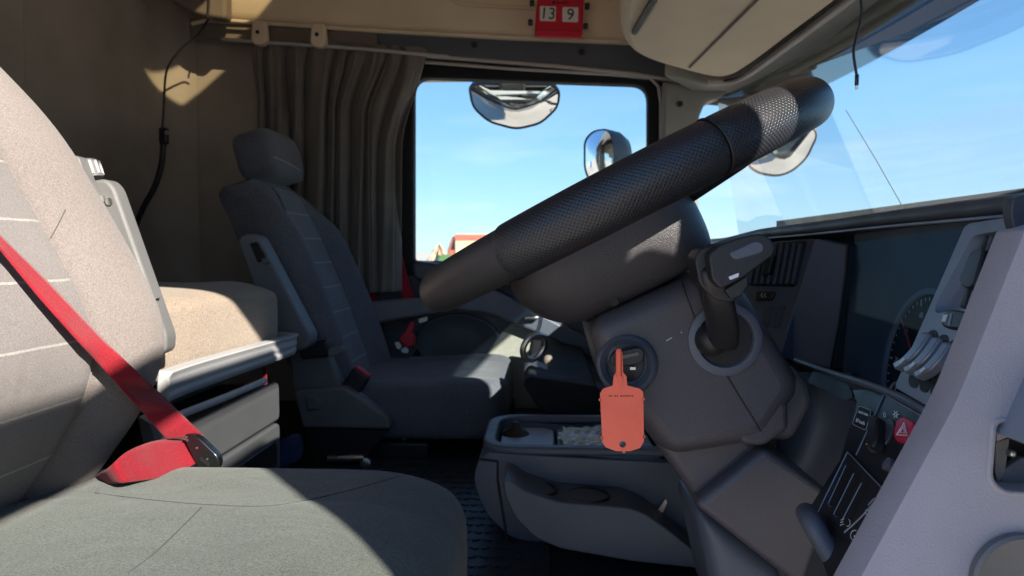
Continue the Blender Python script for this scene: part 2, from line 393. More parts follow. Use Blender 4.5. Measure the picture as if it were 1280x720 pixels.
M['leather_fine'] = perforated('rim_leather_fine', (.032, .030, .033), .46, .0030, .0005, 44, 1, .0208, .35)
M['mat'] = mat('floor_mat_rubber', (.03, .036, .046), .45, bump=.6, bscale=200)
M['floor'] = mat('floor_rubber', (.016, .017, .02), .6, bump=.4, bscale=200, var=.2)
M['rag'] = fabric('blue_cloth', (.03, .045, .13), 500, .3, .6)
M['bluepad'] = mat('tray_mat', (.30, .36, .45), .35, bump=.5, bscale=250)
M['paper'] = mat('plastic_wrap', (.55, .66, .68), .2, bump=.9, bscale=60, var=.4, vscale=60)
M['glass'] = glassmat('side_glass', (.93, .97, .97), .2, .0)
M['wscreen'] = glassmat('windscreen_glass', (.84, .94, .97), .2, .055, .006)
M['band'] = glassmat('windscreen_tint_band', (.10, .12, .14), .3, 0, .02)
M['clusterglass'] = glassmat('cluster_lens', (.72, .77, .82), .016, .006, .003)
M['visor'] = glassmat('sun_visor_acrylic', (.34, .45, .58), .2, 0, .03)
M['hatch'] = glassmat('added_hatch_tint', (.52, .48, .38), .1, 0, .01)  # tint that dims the sun strip coming through the added hatch
M['white_paint'] = mat('white_paint', (.72, .72, .72), .35, coat=.3)
M['body_paint'] = mat('cab_paint_dark', (.10, .11, .14), .3, coat=.5)
M['red_paint'] = mat('red_paint', (.36, .10, .065), .4, var=.1)
M['blue_paint'] = mat('blue_paint', (.02, .10, .42), .4, var=.1)
M['tan'] = mat('sand_heap', (.50, .37, .25), .95, bump=.6, bscale=3, var=.15, vscale=1)
M['tyre'] = mat('tyre_rubber', (.015, .015, .015), .8)
M['green'] = mat('green_paint', (.06, .14, .05), .5)

# ------------------------------------------------------------------ setting: ground and cab shell
def ground_mat():
    m = mat('sandy_ground', (.50, .42, .34), .95, bump=.5, bscale=2.2, var=.22, vscale=.25, detail=8); return m
g = MB(); g.grid(lambda a, b: Vector(((a-.5)*7000, (b-.5)*7000, -2.0)), 40, 40)
tag(g.build('ground', ground_mat(), smooth=False), kind='structure')
def struct(name, mb, m, **k): return tag(mb.build(name, m, **k), kind='structure')

RW = -1.25; PY = 2.36
# rear wall: one padded vinyl sheet with a proud moulded panel on the driver's side
b = MB()
b.box((RW - .03, 1.32, .3), (.06, 2.18, 2.1)); rear_wall = struct('rear_wall', b, M['vinyl'])
pl = Plane(Vector((RW, 0, 0)), Vector((RW, 1, 0)), Vector((RW, 0, 1)))
b = MB(); b.prism([pl.at(x, y, .001) for x, y in rpoly([(-220, -120), (20, -120), (24, 110), (5, 260), (-220, 260)], 26)], Vector((.018, 0, 0)))
o = b.build('moulded_panel', M['vinyl'], rear_wall, bevel=.016, seg=4)
b = MB(); b.tube([pl.at(x, y, .001) for x, y in ((150, -30), (195, 20), (225, 40), (245, 48))], .004, 6); b.build('wall_seam', M['vinyl'], rear_wall)
# passenger side wall behind the door
b = MB(); b.box((-.9, PY + .04, .3), (.70, .06, 2.1)); side_wall = struct('side_wall', b, M['vinyl'])
b = MB(); rows = []
for z in [(-.8), 1.35]:
    rows.append([Vector((RW + .10*(1-math.cos(t)), PY - .10 + .115*math.sin(t) - .01, z)) for t in [math.pi/2*k/8 for k in range(9)]])
b.loft(rows, closed=False, cap=False); struct('corner_wall', b, M['vinyl'])
# floor on two levels and the far side sill
b = MB(); b.box((-.3, 1.66, -.53), (1.9, 1.42, .06)); cab_floor = struct('cab_floor', b, M['floor'])
b = MB(); b.box((-.3, .62, -.78), (1.9, .66, .06)); struct('driver_floor', b, M['floor'])
b = MB(); b.box((-.3, .962, -.64), (1.9, .03, .23)); struct('floor_step', b, M['floor'])
b = MB(); b.box((.78, 1.32, -.35), (.06, 2.1, .9)); struct('bulkhead', b, M['floor'])
# roof and driver side wall (behind and above the open doorway)
b = MB()
hx0, hx1, hy0, hy1 = -.64, -.105, 1.03, 1.475
for x0, x1, y0, y1 in ((-1.3, hx0, .22, 2.42), (hx1, .7, .22, 2.42), (hx0, hx1, .22, hy0), (hx0, hx1, hy1, 2.42)):
    b.box(((x0 + x1)/2, (y0 + y1)/2, 1.37), (x1 - x0, y1 - y0, .06))
struct('roof', b, M['beige'])
ht = thing('added_roof_hatch', 'added unseen roof hatch letting a sun strip onto the rear wall', 'hatch', (-.4, 1.32, 1.42))  # unseen hatch and roof hole added to throw a sun strip indoors
b = MB(); b.box((-.455, 1.25, 1.42), (.41, .50, .03)); b.build('lid', M['black'], ht, bevel=.008)
b = MB(); b.box((-.18, 1.25, 1.408), (.20, .48, .004)); b.build('acrylic_pane', M['hatch'], ht)
b = MB(); b.box((-.98, .26, .28), (.60, .06, 2.2)); struct('driver_side_wall', b, M['vinyl'])
b = MB(); b.box((.0, .26, 1.0), (1.45, .06, .78)); struct('door_header', b, M['beige'])
b = MB(); b.box((.70, 1.32, .955), (.10, 2.2, .90)); struct('front_header', b, M['beige'])
b = MB(); b.box((.0, PY + .05, .985), (1.5, .06, .83)); struct('passenger_header', b, M['beige'])

# ------------------------------------------------------------------ headliner on the passenger side
D = 2.24
def linerf(a, c):
    px = 255 + a * 535; q = P(px, lerpk([(255, 25), (330, 28), (470, 38), (640, 47), (790, 53)], px), D)
    return Vector((q.x, D + .03 * (1 - smoothstep(0, .12, c)), q.z + c * .75))
b = MB(); b.grid(linerf, 30, 20)
side_liner = b.build('headliner_panel', M['beige'], solid=.02)
tag(side_liner, kind='structure'); side_liner.name = 'headliner'
# rounded bottom lip of the liner and the brown band behind the curtain rail
b = MB(); b.tube([P(240, 30, D), P(262, 24, D-.003), P(330, 29, D), P(470, 38, D), P(640, 47, D), P(776, 52, D)], .006, 10); b.build('liner_lip', M['beige'], side_liner)
b = MB(); b.prism([P(236, 22, D+.03), P(270, 25, D+.03), P(472, 38, D+.03), P(472, 62, D+.03), P(236, 47, D+.03)], Vector((0, .02, 0))); b.build('liner_band', M['beige_dark'], side_liner, bevel=.004)
# pocket edge pressed into the liner
b = MB(); b.tube(cat_rom([P(x, y, D - .012) for x, y in ((555, -12), (575, 4), (640, 9), (700, 11), (745, 8), (775, -8))], 6), .006, 8); b.build('liner_pocket_edge', M['beige'], side_liner)
# quarter cover in the rear corner
b = MB(); b.prism([P(x, y, 2.18) for x, y in rpoly([(196, -60), (206, -4), (232, 13), (255, 20), (282, 24), (282, -60)], 8)], Vector((0, .05, 0))); b.build('liner_corner_cover', M['beige_dark'], side_liner, bevel=.01, seg=3)
b = MB(); b.tube(cat_rom([P(262, -20, 2.17), P(261, 8, 2.17), P(259, 22, 2.17)], 4), .003, 6); b.build('liner_corner_joint', M['ink'], side_liner)

# ------------------------------------------------------------------ trim above the window and the far pillar
tr = thing('window_trim', 'dark grey trim strip with black plugs above the side window', 'trim', P(640, 70, 2.27))
b = MB(); b.prism([P(x, y, 2.265) for x, y in [(471, 32), (640, 40), (776, 44), (800, 48), (850, 60), (920, 75), (915, 118), (835, 101), (700, 84), (535, 70), (471, 64)]], Vector((0, .05, 0)))
b.build('strip', M['strip'], tr, bevel=.006, seg=3)
for x, y in ((593, 56), (727, 65)):
    b = MB(); b.disc(P(x, y, 2.263), (0, -1, 0), 0, .010, .003, 16); b.build('plug', M['ink'], tr)
b = MB(); b.tube([P(x, y, 2.262) for x, y in ((530, 70), (700, 83), (790, 92), (832, 99), (870, 104), (905, 99), (960, 64), (1068, -10))], .006, 8); b.build('seal_upper', M['seal'], tr)
b = MB(); b.tube([P(x, y, 2.272) for x, y in ((522, 77), (640, 86), (780, 94), (812, 97), (823, 108), (826, 130), (826, 200), (825, 300))], .005, 8); b.build('seal_lower', M['seal'], tr)
pt = thing('pillar_trim', 'olive grey trim of the far windscreen pillar beside the side window', 'pillar trim', P(850, 300, 2.2))
b = MB(); b.prism([P(x, y, 2.24) for x, y in [(829, 101), (862, 104), (925, 104), (905, 118), (882, 128), (875, 145), (873, 330), (827, 330)]], Vector((0, .10, 0))); b.build('cover', M['olive'], pt, bevel=.012, seg=4)
b = MB(); b.disc(P(850, 130, 2.238), (0, -1, 0), 0, .009, .003, 16); b.build('plug', M['ink'], pt)

# ------------------------------------------------------------------ front overhead locker
lk = thing('overhead_locker', 'beige overhead locker above the windscreen with dark seams', 'locker', P(900, 50, 1.9))
ZL = .475
def PZ(px, py, z): r = ray(px, py); return r * (z / r.z)
def at_yz(px, py): return PZ(px, py, ZL)
outline = [(800, -90), (779, -10), (775, 30), (783, 58), (805, 74), (850, 88), (889, 97), (915, 95), (940, 82), (1000, 38), (1062, -8), (1190, -110)]
lower = cat_rom([PZ(x, y, ZL) for x, y in outline], 5)
b = MB(); b.prism(lower, Vector((0, 0, .35))); b.build('body', M['beige'], lk, bevel=.02, seg=4)
b = MB(); b.tube([PZ(x, y, ZL - .001) for x, y in ((1010, -60), (945, 1), (865, 81), (862, 84))], .0035, 6); b.build('door_seam', M['beige_dark'], lk)
b = MB(); b.tube([PZ(x, y, ZL - .002) for x, y in ((850, -60), (812, 8), (793, 40))], [.008, .008, .007], 6); b.build('door_gap', M['ink'], lk)
b = MB(); b.tube(cat_rom([PZ(x, y, ZL + .004) for x, y in ((885, 103), (918, 100), (945, 86), (1003, 43), (1070, -8), (1190, -104))], 5), .010, 8); b.build('lip', M['seal'], lk)
b = MB(); b.tube(cat_rom([PZ(x, y, ZL - .003) for x, y in ((905, 101), (925, 96), (950, 78), (1010, 33), (1050, 2), (1150, -75))], 5), .0035, 6); b.build('lip_gap', M['ink'], lk)
b = MB(); b.prism([PZ(x, y, ZL + .012) for x, y in [(830, 96), (886, 106), (920, 103), (948, 88), (1006, 46), (1075, -8), (1200, -104), (1300, -90), (1100, 0), (1035, 52), (960, 98), (915, 120), (880, 122)]], Vector((0, 0, .05)))
b.build('front_rail', M['olive'], lk, bevel=.006)

# ------------------------------------------------------------------ windscreen
ws = thing('windscreen', 'wide windscreen with a dark tinted band along its top edge', 'windscreen', (.62, 1.3, 0))
def wsx(y): return .50 + .17 * (1 - ((y - 1.30) / 1.08) ** 2) ** .6 if abs(y - 1.3) < 1.08 else .50
def wpt(a, c): 
    y = .28 + a * 2.04; return Vector((wsx(y) + .10 * (1 - c) , y, -.12 + c * .62))
b = MB(); b.grid(wpt, 40, 12); b.build('glass', M['wscreen'], ws)
b = MB(); b.grid(lambda a, c: wpt(a, .83 + .20 * c) - Vector((.004, 0, 0)), 40, 3); b.build('tint_band', M['band'], ws)
wi = thing('wiper', 'thin black wiper standing across the windscreen', 'wiper', (.72, 1.5, .1))
b = MB(); b.tube([Vector((.690, 1.70, .325)), Vector((.715, 1.60, .2)), Vector((.74, 1.48, .05))], .0009, 6); b.build('arm', M['black'], wi)
vz = thing('outer_sun_visor', 'smoked blue sun visor outside along the windscreen top', 'sun visor', (.85, 1.3, .5))
b = MB(); b.grid(lambda a, c: Vector((wsx(.3 + a*2.0) + .05 + c * .10, .3 + a * 2.0, .60 - c * .05)), 30, 4); b.build('shield', M['visor'], vz, solid=.006)
for yy in (2.05, 1.25):
    b = MB(); b.box((wsx(yy) + .10, yy, .59), (.12, .03, .02)); b.build('bracket', M['black'], vz, bevel=.004)
cb = MB(); cb.tube(cat_rom([P(x, y, 1.12) for x, y in ((1073, -20), (1077, 15), (1071, 45), (1067, 66), (1071, 95))], 8), .0022, 8)
uc = thing('hanging_cable', 'thin black charging cable dangling in front of the windscreen', 'cable', P(1074, 20, 1.12))
cb.build('wire', M['black'], uc)
b = MB(); b.box(P(1071, 100, 1.12), (.0055, .005, .017)); b.build('plug_body', M['gloss'], uc, bevel=.0015)
b = MB(); b.box(P(1071, 108, 1.12), (.0042, .0025, .008)); b.build('plug_tip', M['metal'], uc)

# ------------------------------------------------------------------ passenger door with window
dr = thing('passenger_door', 'dark passenger door with black framed window and pale fabric insert', 'door', (-.1, PY, -.5))
DY = 2.30
inn = rpoly([(517, 96), (810, 106), (810, 330), (517, 326)], [22, 20, 8, 4], 6)
outr = rpoly([(494, 74), (833, 92), (833, 352), (494, 344)], [26, 30, 8, 4], 6)
b = MB(); b.frame([P(x, y, DY) for x, y in outr], [P(x, y, DY) for x, y in inn], Vector((0, .05, 0))); b.build('window_frame', M['rubber'], dr, bevel=.008, seg=3)
b = MB(); b.prism([P(x, y, DY + .03) for x, y in rpoly([(508, 88), (818, 100), (818, 340), (508, 336)], 14)], Vector((0, .004, 0))); b.build('window_glass', M['glass'], dr)
# lower skin
b = MB(); b.prism([P(x, y, DY + .01) for x, y in [(440, 328), (860, 334), (860, 720), (440, 720)]], Vector((0, .05, 0))); b.build('inner_skin', M['dash'], dr, bevel=.01)
b = MB(); b.prism([P(x, y, DY - .06) for x, y in rpoly([(514, 325), (560, 331), (860, 345), (860, 368), (560, 356), (516, 350)], 8)], Vector((0, .10, 0))); b.build('sill', M['dash'], dr, bevel=.018, seg=4)
b = MB(); b.prism([P(x, y, DY - .06) for x, y in rpoly([(524, 352), (620, 362), (700, 405), (760, 432), (760, 460), (690, 424), (610, 392), (530, 385)], 10)], Vector((0, .09, 0))); b.build('arm_rest', M['dash_blue'], dr, bevel=.02, seg=4)
b = MB(); b.prism([P(x, y, DY - .012) for x, y in rpoly([(660, 390), (790, 440), (760, 560), (588, 540), (592, 470), (628, 412)], 14)], Vector((0, .03, 0))); b.build('fabric_insert', M['cream'], dr, bevel=.006)
ctr = P(572, 428, DY - .004); b = MB()
loop = lambda rx, rz, o: [ctr + Vector((rx*math.cos(2*math.pi*k/40), o, rz*math.sin(2*math.pi*k/40))) for k in range(40)]
b.loft([loop(.14, .095, 0), loop(.136, .092, -.004), loop(.13, .087, -.005), loop(.126, .084, -.003), loop(.06, .04, -.002), loop(.001, .001, -.002)]); b.build('speaker_cover', M['dash'], dr)
b = MB(); b.box(P(664, 397, DY - .075), (.045, .02, .012)); b.build('handle', M['metal'], dr, bevel=.004)
b = MB(); b.prism([Vector((x, DY + .065, z)) for x, z in ((-.62, -.1), (.55, -.1), (.55, -1.1), (-.62, -1.1))], Vector((0, .03, 0))); b.build('outer_skin', M['body_paint'], dr, bevel=.02)

# ------------------------------------------------------------------ curtain and rail
rl = thing('curtain_rail', 'pale curtain rail with two beige hooks under the headliner', 'curtain rail', P(420, 57, 2.2))
CY = 2.19
b = MB(); b.tube([P(x, y, CY) for x, y in ((277, 49), (330, 53), (450, 61), (560, 71))], .0055, 8); b.build('rod', M['lightgrey'], rl)
for x, y in ((323, 40), (397, 43)):
    b = MB(); b.prism([P(px, py, CY - .022) for px, py in rpoly([(x-8, y-15), (x+8, y-15), (x+10, y+10), (x+5, y+16), (x-5, y+16), (x-10, y+10)], 5)], Vector((0, .03, 0))); h = b.build('hook', M['beige'], rl, bevel=.006, seg=3)
    b = MB(); b.disc(P(x-1, y, CY - .0235), (0, -1, 0), 0, .006, .002, 12); b.build('screw', M['ink'], h)
def top_line(s): return lerpk([(0, (313, 54)[0]), (1, 531)], s), lerpk([(0, 54), (.4, 58), (1, 65)], s)
NP = 9
PLA = [random.uniform(.55, 1.35) for _ in range(16)]
def curt(s, t):
    x0 = lerpk([(0, 314), (1, 531)], s)
    xb = lerpk([(0, 322), (.45, 404), (.62, 428), (.8, 462), (1, 503)], s)
    k = smoothstep(0, .30, t)
    if s > .82: xr = x0 + (xb - x0) * smoothstep(0, .42, t)
    else: xr = x0 + (xb - x0) * k
    yb = lerpk([(0, 330), (.5, 355), (.8, 366), (1, 364)], s)
    y0 = lerpk([(0, 53), (.5, 58), (1, 65)], s) - 6
    y = y0 + (yb - y0) * t
    ph = s * NP * 2 * math.pi + 1.5 * math.sin(s * 9.1) + .9 * math.sin(s * 23)
    amp = (.014 + .020 * smoothstep(.02, .2, t)) * (1 - .45 * smoothstep(.5, 1, t) * smoothstep(.55, .85, s))
    k1 = s * NP; i1 = int(k1); a1 = PLA[i1 % 16] + (PLA[(i1 + 1) % 16] - PLA[i1 % 16]) * (k1 - i1)
    q_ = ph / 2 + .35 * math.sin(t * 2.6 + s * 13) + .25 * math.sin(t * 6.1 + s * 5)
    ridge = abs(math.sin(q_)) ** .75
    d = CY + .020 + amp * a1 * (1 - 2.0 * ridge) + .005 * math.sin(ph * 2.3 + t * 4) * a1 + .007 * math.sin(t * 9 + s * 23) * smoothstep(.5, 1, t)
    hw = 3.2 * math.sin(ph * 1.0 + 1.2) * (1 - smoothstep(0, .12, t))
    dip = 6 * max(0, math.sin(ph + 1)) * (1 - smoothstep(0, .05, t))
    return P(xr + hw + 2.0 * math.sin(ph*.5 + t*3) * t, y + dip, d)
cu = thing('curtain', 'dark brown pleated curtain hanging beside the side window', 'curtain', P(420, 365, 2.2))
b = MB(); b.grid(curt, 260, 60); b.build('cloth', M['curtain'], cu, solid=.0025)
for s in (.80, .955):
    b = MB(); b.tube([curt(s, t/40) - Vector((0, .004, 0)) for t in range(4, 41)], .0010, 5); b.build('hem_stitch', M['stitch'], cu)

# ------------------------------------------------------------------ cable with switch on the rear wall
wc = thing('wall_cable', 'black cable with inline switch running down the rear corner', 'cable', P(205, 170, 2.1))
b = MB(); b.tube(cat_rom([P(x, y, d) for x, y, d in ((262, 22, 2.15), (246, 44, 2.2), (222, 66, 2.2), (208, 90, 2.2), (205, 130, 2.2), (203, 160, 2.2))], 6), .0035, 6); b.build('thin_wire', M['black'], wc)
b = MB(); b.box(P(205, 170, 2.16), (.026, .022, .05)); o = b.build('switch_box', M['black'], wc, bevel=.006)
b = MB(); b.disc(P(209, 166, 2.145), (0, -1, 0), 0, .006, .004, 12); b.build('button', M['lightgrey'], o)
b = MB(); b.tube(cat_rom([P(x, y, 2.15) for x, y in ((204, 180), (202, 205), (194, 232), (180, 258), (168, 285))], 6), .009, 8); b.build('thick_wire', M['black'], wc)

# ------------------------------------------------------------------ calendar
ca = thing('date_calendar', 'red desk calendar showing 13 and 9 stuck to the headliner', 'calendar', P(700, 22, 2.2))
CD = 2.15
b = MB(); b.prism([P(x, y, CD) for x, y in rpoly([(672, -8), (730, -7), (728, 45), (668, 43)], 5)], Vector((0, .035, 0))); b.build('case', M['calred'], ca, bevel=.005, seg=3)
b = MB(); b.prism([P(x, y, CD - .008) for x, y in rpoly([(669, 37), (728, 38), (727, 47), (669, 45)], 3)], Vector((0, .02, 0))); b.build('ledge', M['calred'], ca, bevel=.003)
for cx, cy2, s in ((685, 17, '13'), (713, 18.2, '9')):
    b = MB(); b.prism([P(x, y, CD - .0015) for x, y in rpoly([(cx-10, cy2-9.5), (cx+10, cy2-9), (cx+9.5, cy2+9.5), (cx-10, cy2+9)], 1.5)], Vector((0, .003, 0))); w = b.build('date_card', M['white'], ca)
    xa = P(cx+10, cy2+.6, CD) - P(cx, cy2, CD)
    text('number', s, M['ink'], w, P(cx, cy2 + .3, CD - .003), xa, (-.05, 0, 1), .047)
b = MB(); b.disc(P(692, 3, CD - .001), (0, -1, 0), 0, .004, .001, 12); b.box(P(703, 3.5, CD - .0015), (.035, .001, .003)); b.build('printed_mark', M['ink'], ca)
for x, y in ((668, 4), (666, 28), (731, 8), (729, 33)):
    b = MB(); b.lathe(P(x, y, CD + .015), (-1 if x < 700 else 1, 0, 0), [(.008, 0), (.010, .004), (.010, .012), (.007, .014)], 14); b.build('turning_knob', M['black'], ca)

# ------------------------------------------------------------------ driver's seat
ds = thing('driver_chair', 'large grey driver seat in front, its backrest in sunlight', 'seat', (-.35, .62, -.75))
XB = [(-.34, -.56), (-.28, -.525), (-.22, -.485), (-.18, -.458), (-.13, -.438), (-.09, -.433), (-.04, -.452), (.02, -.484), (.08, -.515), (.14, -.546), (.20, -.596), (.28, -.665), (.36, -.71), (.46, -.79)]
HW = [(-.34, .19), (-.26, .205), (-.16, .228), (-.08, .236), (.05, .232), (.15, .215), (.24, .19), (.36, .16), (.46, .12)]
SY = .615
def ik(keys, z):                        # smoother key interpolation
    return sum(lerpk(keys, z + o) for o in (-.03, -.015, 0, .015, .03)) / 5
def bfront(u, z):                       # front face of the backrest, u from -1 to 1 across
    au = abs(u); x = ik(XB, z) - .030 * (1 - smoothstep(.46, .78, au))
    x -= .003 * math.exp(-((au - .53) / .035) ** 2) if False else .006 * math.exp(-((au - .50) / .045) ** 2)
    if au > .80: x -= .085 * ((au - .80) / .20) ** 2.4
    return Vector((x, SY + ik(HW, z) * u, z))
def bloop(z):
    lp = [bfront(-1 + 2 * k / 60, z) for k in range(61)]; xb = ik(XB, z) - .15; hw = ik(HW, z)
    lp += [Vector((xb + .03, SY + hw * .98, z)), Vector((xb, SY + hw * .85, z)), Vector((xb, SY, z)), Vector((xb, SY - hw * .85, z)), Vector((xb + .03, SY - hw * .98, z))]
    return lp
b = MB(); b.loft([bloop(-.34 + .80 * k / 60) for k in range(61)]); sback = b.build('backrest', M['seat'], ds)
b = MB(); b.grid(lambda a, c: bfront(-.47 + .94 * a, -.33 + .78 * c) + Vector((.0018, 0, 0)), 24, 60, uv=(.22, .80)); b.build('centre_panel', M['seat_mid'], ds)
tb = bvh_of(sback)
for u in (-.485, .485):
    b = MB(); b.tube([bfront(u, -.30 + .74 * k / 60) + Vector((.001, 0, 0)) for k in range(61)], .0016, 6); b.build('piping', M['seat'], ds)
seam = drape(tb, [(42, 326), (64, 296), (82, 262)], .0004)
if len(seam) > 3: b = MB(); b.tube(seam, .0006, 5); b.build('side_seam', M['seamdark'], ds)
# cushion
def cush(p):
    z = p.z + .010 * math.cos(p.y * 9) - .02 * smoothstep(.0, .25, p.x) * 0
    if p.z > 0:
        z += .012 * smoothstep(.12, .22, abs(p.y)) - .004 * math.exp(-((p.y - .10) / .012) ** 2) - .006 * smoothstep(.14, .26, p.x)
    return Vector((p.x, p.y, z))
b = MB(); b.super((-.345, .62, -.335), (.264, .262, .078), .46, .36, 96, 40, fn=cush); scush = b.build('seat_cushion', M['cushion'], ds)
tcq = bvh_of(scush)
for pix in ([(118, 616), (180, 624), (262, 631), (340, 632), (420, 617), (500, 595)], [(252, 634), (222, 664), (190, 694), (160, 716)]):
    seam = drape(tcq, pix, .0004)
    if len(seam) > 3: b = MB(); b.tube(seam, .0006, 5); b.build('cushion_seam', M['seamdark'], ds)
b = MB(); b.box((-.36, .62, -.55), (.42, .40, .38)); b.build('pedestal', M['black'], ds, bevel=.03)
b = MB(); b.super((-.83, SY, .60), (.07, .14, .10), .5, .5); b.build('headrest', M['seat'], ds)
# folded armrest behind the far edge of the backrest
AD = .93
def pr(pix, d, th, r=4): return [P(x, y, d) for x, y in rpoly(pix, r)], Vector((0, th, 0))
b = MB(); b.prism(*pr([(98, 228), (131, 223), (142, 234), (208, 420), (207, 440), (182, 450), (146, 360)], AD, .028, 7)); arm = b.build('arm_rest', M['grey'], ds, bevel=.007, seg=3)
b = MB(); b.prism(*pr([(74, 196), (84, 192), (98, 196), (112, 236), (150, 330), (128, 330), (92, 240)], AD - .02, .02, 4)); b.build('arm_bracket', M['grey'], arm, bevel=.004)
b = MB(); rt = P(112, 211, AD + .02); ax = (P(124, 222, AD) - P(103, 201, AD)).normalized(); 
q = (P(108, 203, AD) - P(114, 222, AD)).normalized()
b.lathe(P(115, 223, AD + .01), q, [(.014, 0), (.0145, .004), (.014, .022), (.011, .025)], 24); kn = b.build('adjuster_knob', M['grey'], arm)
for k in range(12):
    a = math.pi * 2 * k / 12; e1 = q.orthogonal().normalized(); e2 = q.cross(e1)
    b = MB(); b.tube([P(115, 223, AD + .01) + (e1*math.cos(a) + e2*math.sin(a)) * .0145 + q * s for s in (.003, .021)], .0016, 5); b.build('rib', M['lightgrey'], arm)
for x, y in ((128, 249), (137, 252)):
    b = MB(); b.lathe(P(x, y, AD - .001), (0, -1, 0), [(.005, 0), (.005, .002), (.003, .0025)], 14); b.build('screw', M['metal'], arm)
b = MB(); b.prism(*pr([(188, 370), (194, 367), (196, 373), (190, 376)], AD - .002, .01, 1)); b.build('joint_clip', M['grey'], arm)
b = MB(); b.prism(*pr([(172, 520), (188, 530), (196, 560), (180, 560)], .90, .03, 3)); b.build('recliner_link', M['grey'], ds, bevel=.004)

# ------------------------------------------------------------------ driver's belt
bt = thing('seat_belt', 'red seat belt crossing the driver backrest to a dark buckle', 'seat belt', P(245, 565, .86))
def ribbon(mb, A, B, n=10, th=.0016):
    A = cat_rom(A, n); B = cat_rom(B, n)
    loops = []
    for a, c in zip(A, B):
        loops.append([a.lerp(c, k / 6) for k in range(7)])
    rows = [[mb.v(p) for p in lp] for lp in loops]
    for i in range(len(rows) - 1):
        for j in range(6): mb.face([rows[i][j], rows[i][j+1], rows[i+1][j+1], rows[i+1][j]])
def lay(pts, off):
    res = []; dense = []
    for a, c in zip(pts, pts[1:]): dense += [tuple(a[i] + (c[i] - a[i]) * k / 6 for i in range(3)) for k in range(6)]
    dense.append(pts[-1])
    for x, y, d in dense:
        r = ray(x, y); h = tb.ray_cast(Vector((0, 0, 0)), r.normalized(), 5); q = r * (d / r.y)
        if h[0] is not None and h[0].length < q.length + off: q = h[0] - r.normalized() * off
        res.append(q)
    return res
A = lay([(-60, 236, .60), (0, 294, .655), (60, 352, .70), (135, 430, .76), (205, 497, .82), (255, 545, .862)], .030)
B = lay([(-60, 252, .575), (0, 312, .62), (50, 373, .655), (103, 433, .70), (163, 498, .765), (208, 549, .825)], .032)
b = MB(); ribbon(b, A, B, 2); b.build('shoulder_strap', M['belt_red'], bt, solid=.0014)
A = [P(240, 552, .862), P(218, 549, .84), P(190, 552, .80), P(160, 564, .75), P(136, 584, .73), P(116, 598, .80), P(100, 608, .88)]
B = [P(249, 577, .850), P(232, 586, .83), P(205, 596, .79), P(175, 601, .755), P(148, 604, .735), P(124, 606, .80), P(104, 614, .88)]
b = MB(); ribbon(b, A, B); b.build('lap_strap', M['belt_red'], bt, solid=.0014)
b = MB(); o2 = rpoly([(226, 541), (246, 545), (272, 570), (275, 582), (262, 598), (250, 592)], 7)
b.prism([P(x, y, .842) for x, y in o2], Vector((0, .012, 0))); tg = b.build('belt_tongue', M['gloss'], bt, bevel=.003, seg=3)
b = MB(); b.prism([P(x, y, .8405) for x, y in rpoly([(250, 571), (262, 580), (261, 584), (249, 575)], 1.5)], Vector((0, .003, 0))); b.build('slot', M['ink'], tg)
for x, y in ((231, 549), (234, 550.5), (233, 546.5), (246, 560), (259, 574)):
    b = MB(); b.lathe(P(x, y, .8415), (0, -1, 0), [(.0016, 0), (.0012, .0008)], 8); b.build('raised_dot', M['metal'], tg)
b = MB(); b.prism([P(x, y, .85) for x, y in rpoly([(196, 596), (228, 582), (246, 596), (250, 612), (200, 618)], 4)], Vector((0, .025, 0))); bk = b.build('buckle', M['black'], bt, bevel=.004)
b = MB(); b.prism([P(x, y, .8485) for x, y in rpoly([(232, 590), (240, 588), (248, 594), (247, 600)], 1.5)], Vector((0, .006, 0))); b.build('release_button', M['redplastic'], bk)

# ------------------------------------------------------------------ passenger seat
ps = thing('passenger_chair', 'dark blue grey passenger seat in front of the brown curtain', 'seat', P(480, 580, 1.95))
def pbz(v): return .195 - v * .53
def pb(u, v):                           # backrest front: u across (-1 near side), v down
    z = pbz(v) - .035 * abs(u)**4 * (1 - smoothstep(0, .28, v)); x = -.715 + .215 * v + .012 * math.sin(v * math.pi)
    hw = lerpk([(0, .185), (.08, .20), (.25, .235), (.7, .25), (1, .24)], v); au = abs(u)
    x += .045 * smoothstep(.42, .80, au) * smoothstep(0, .3, v)
    if au > .82: x -= .05 * ((au - .82) / .18) ** 2.2
    if v < .10: x -= .03 * (1 - v / .10) ** 2
    return Vector((x, 1.945 + hw * u, z))
def pbl(v):
    lp = [pb(-1 + 2*k/40, v) for k in range(41)]; xb = -.715 + .215 * v - .10; hw = lerpk([(0, .185), (.08, .20), (.25, .235), (.7, .25), (1, .24)], v)
    zc_ = pbz(v) - .05 * (1 - smoothstep(0, .28, v))
    return lp + [Vector((xb, 1.945 + hw*.9, zc_)), Vector((xb, 1.945, pbz(v))), Vector((xb, 1.945 - hw*.9, zc_))]
b = MB(); b.loft([pbl(k/40) for k in range(41)]); b.build('backrest', M['pseat'], ps)
b = MB(); b.grid(lambda a, c: pb(-.44 + .88*a, .05 + .95*c) + Vector((.002, 0, 0)), 20, 40, uv=(.22, .55)); b.build('centre_panel', M['pseat_mid'], ps)
for u in (-.45, .45):
    b = MB(); b.tube([pb(u, .05 + .94*k/40) + Vector((.002, 0, 0)) for k in range(41)], .003, 6); b.build('piping', M['pseat'], ps)
rot = Matrix.Rotation(R(-14), 3, 'Y')
b = MB(); b.super(P(338, 199, 1.93) , (.055, .135, .066), .45, .45, 48, 24, rot=rot); hr = b.build('headrest', M['pseat'], ps)
th = bvh_of(hr)
sm = drape(th, [(342, 196), (358, 203), (377, 214)], .001)
if len(sm) > 3: b = MB(); b.tube(sm, .0014, 5); b.build('headrest_seam', M['stitch'], hr)
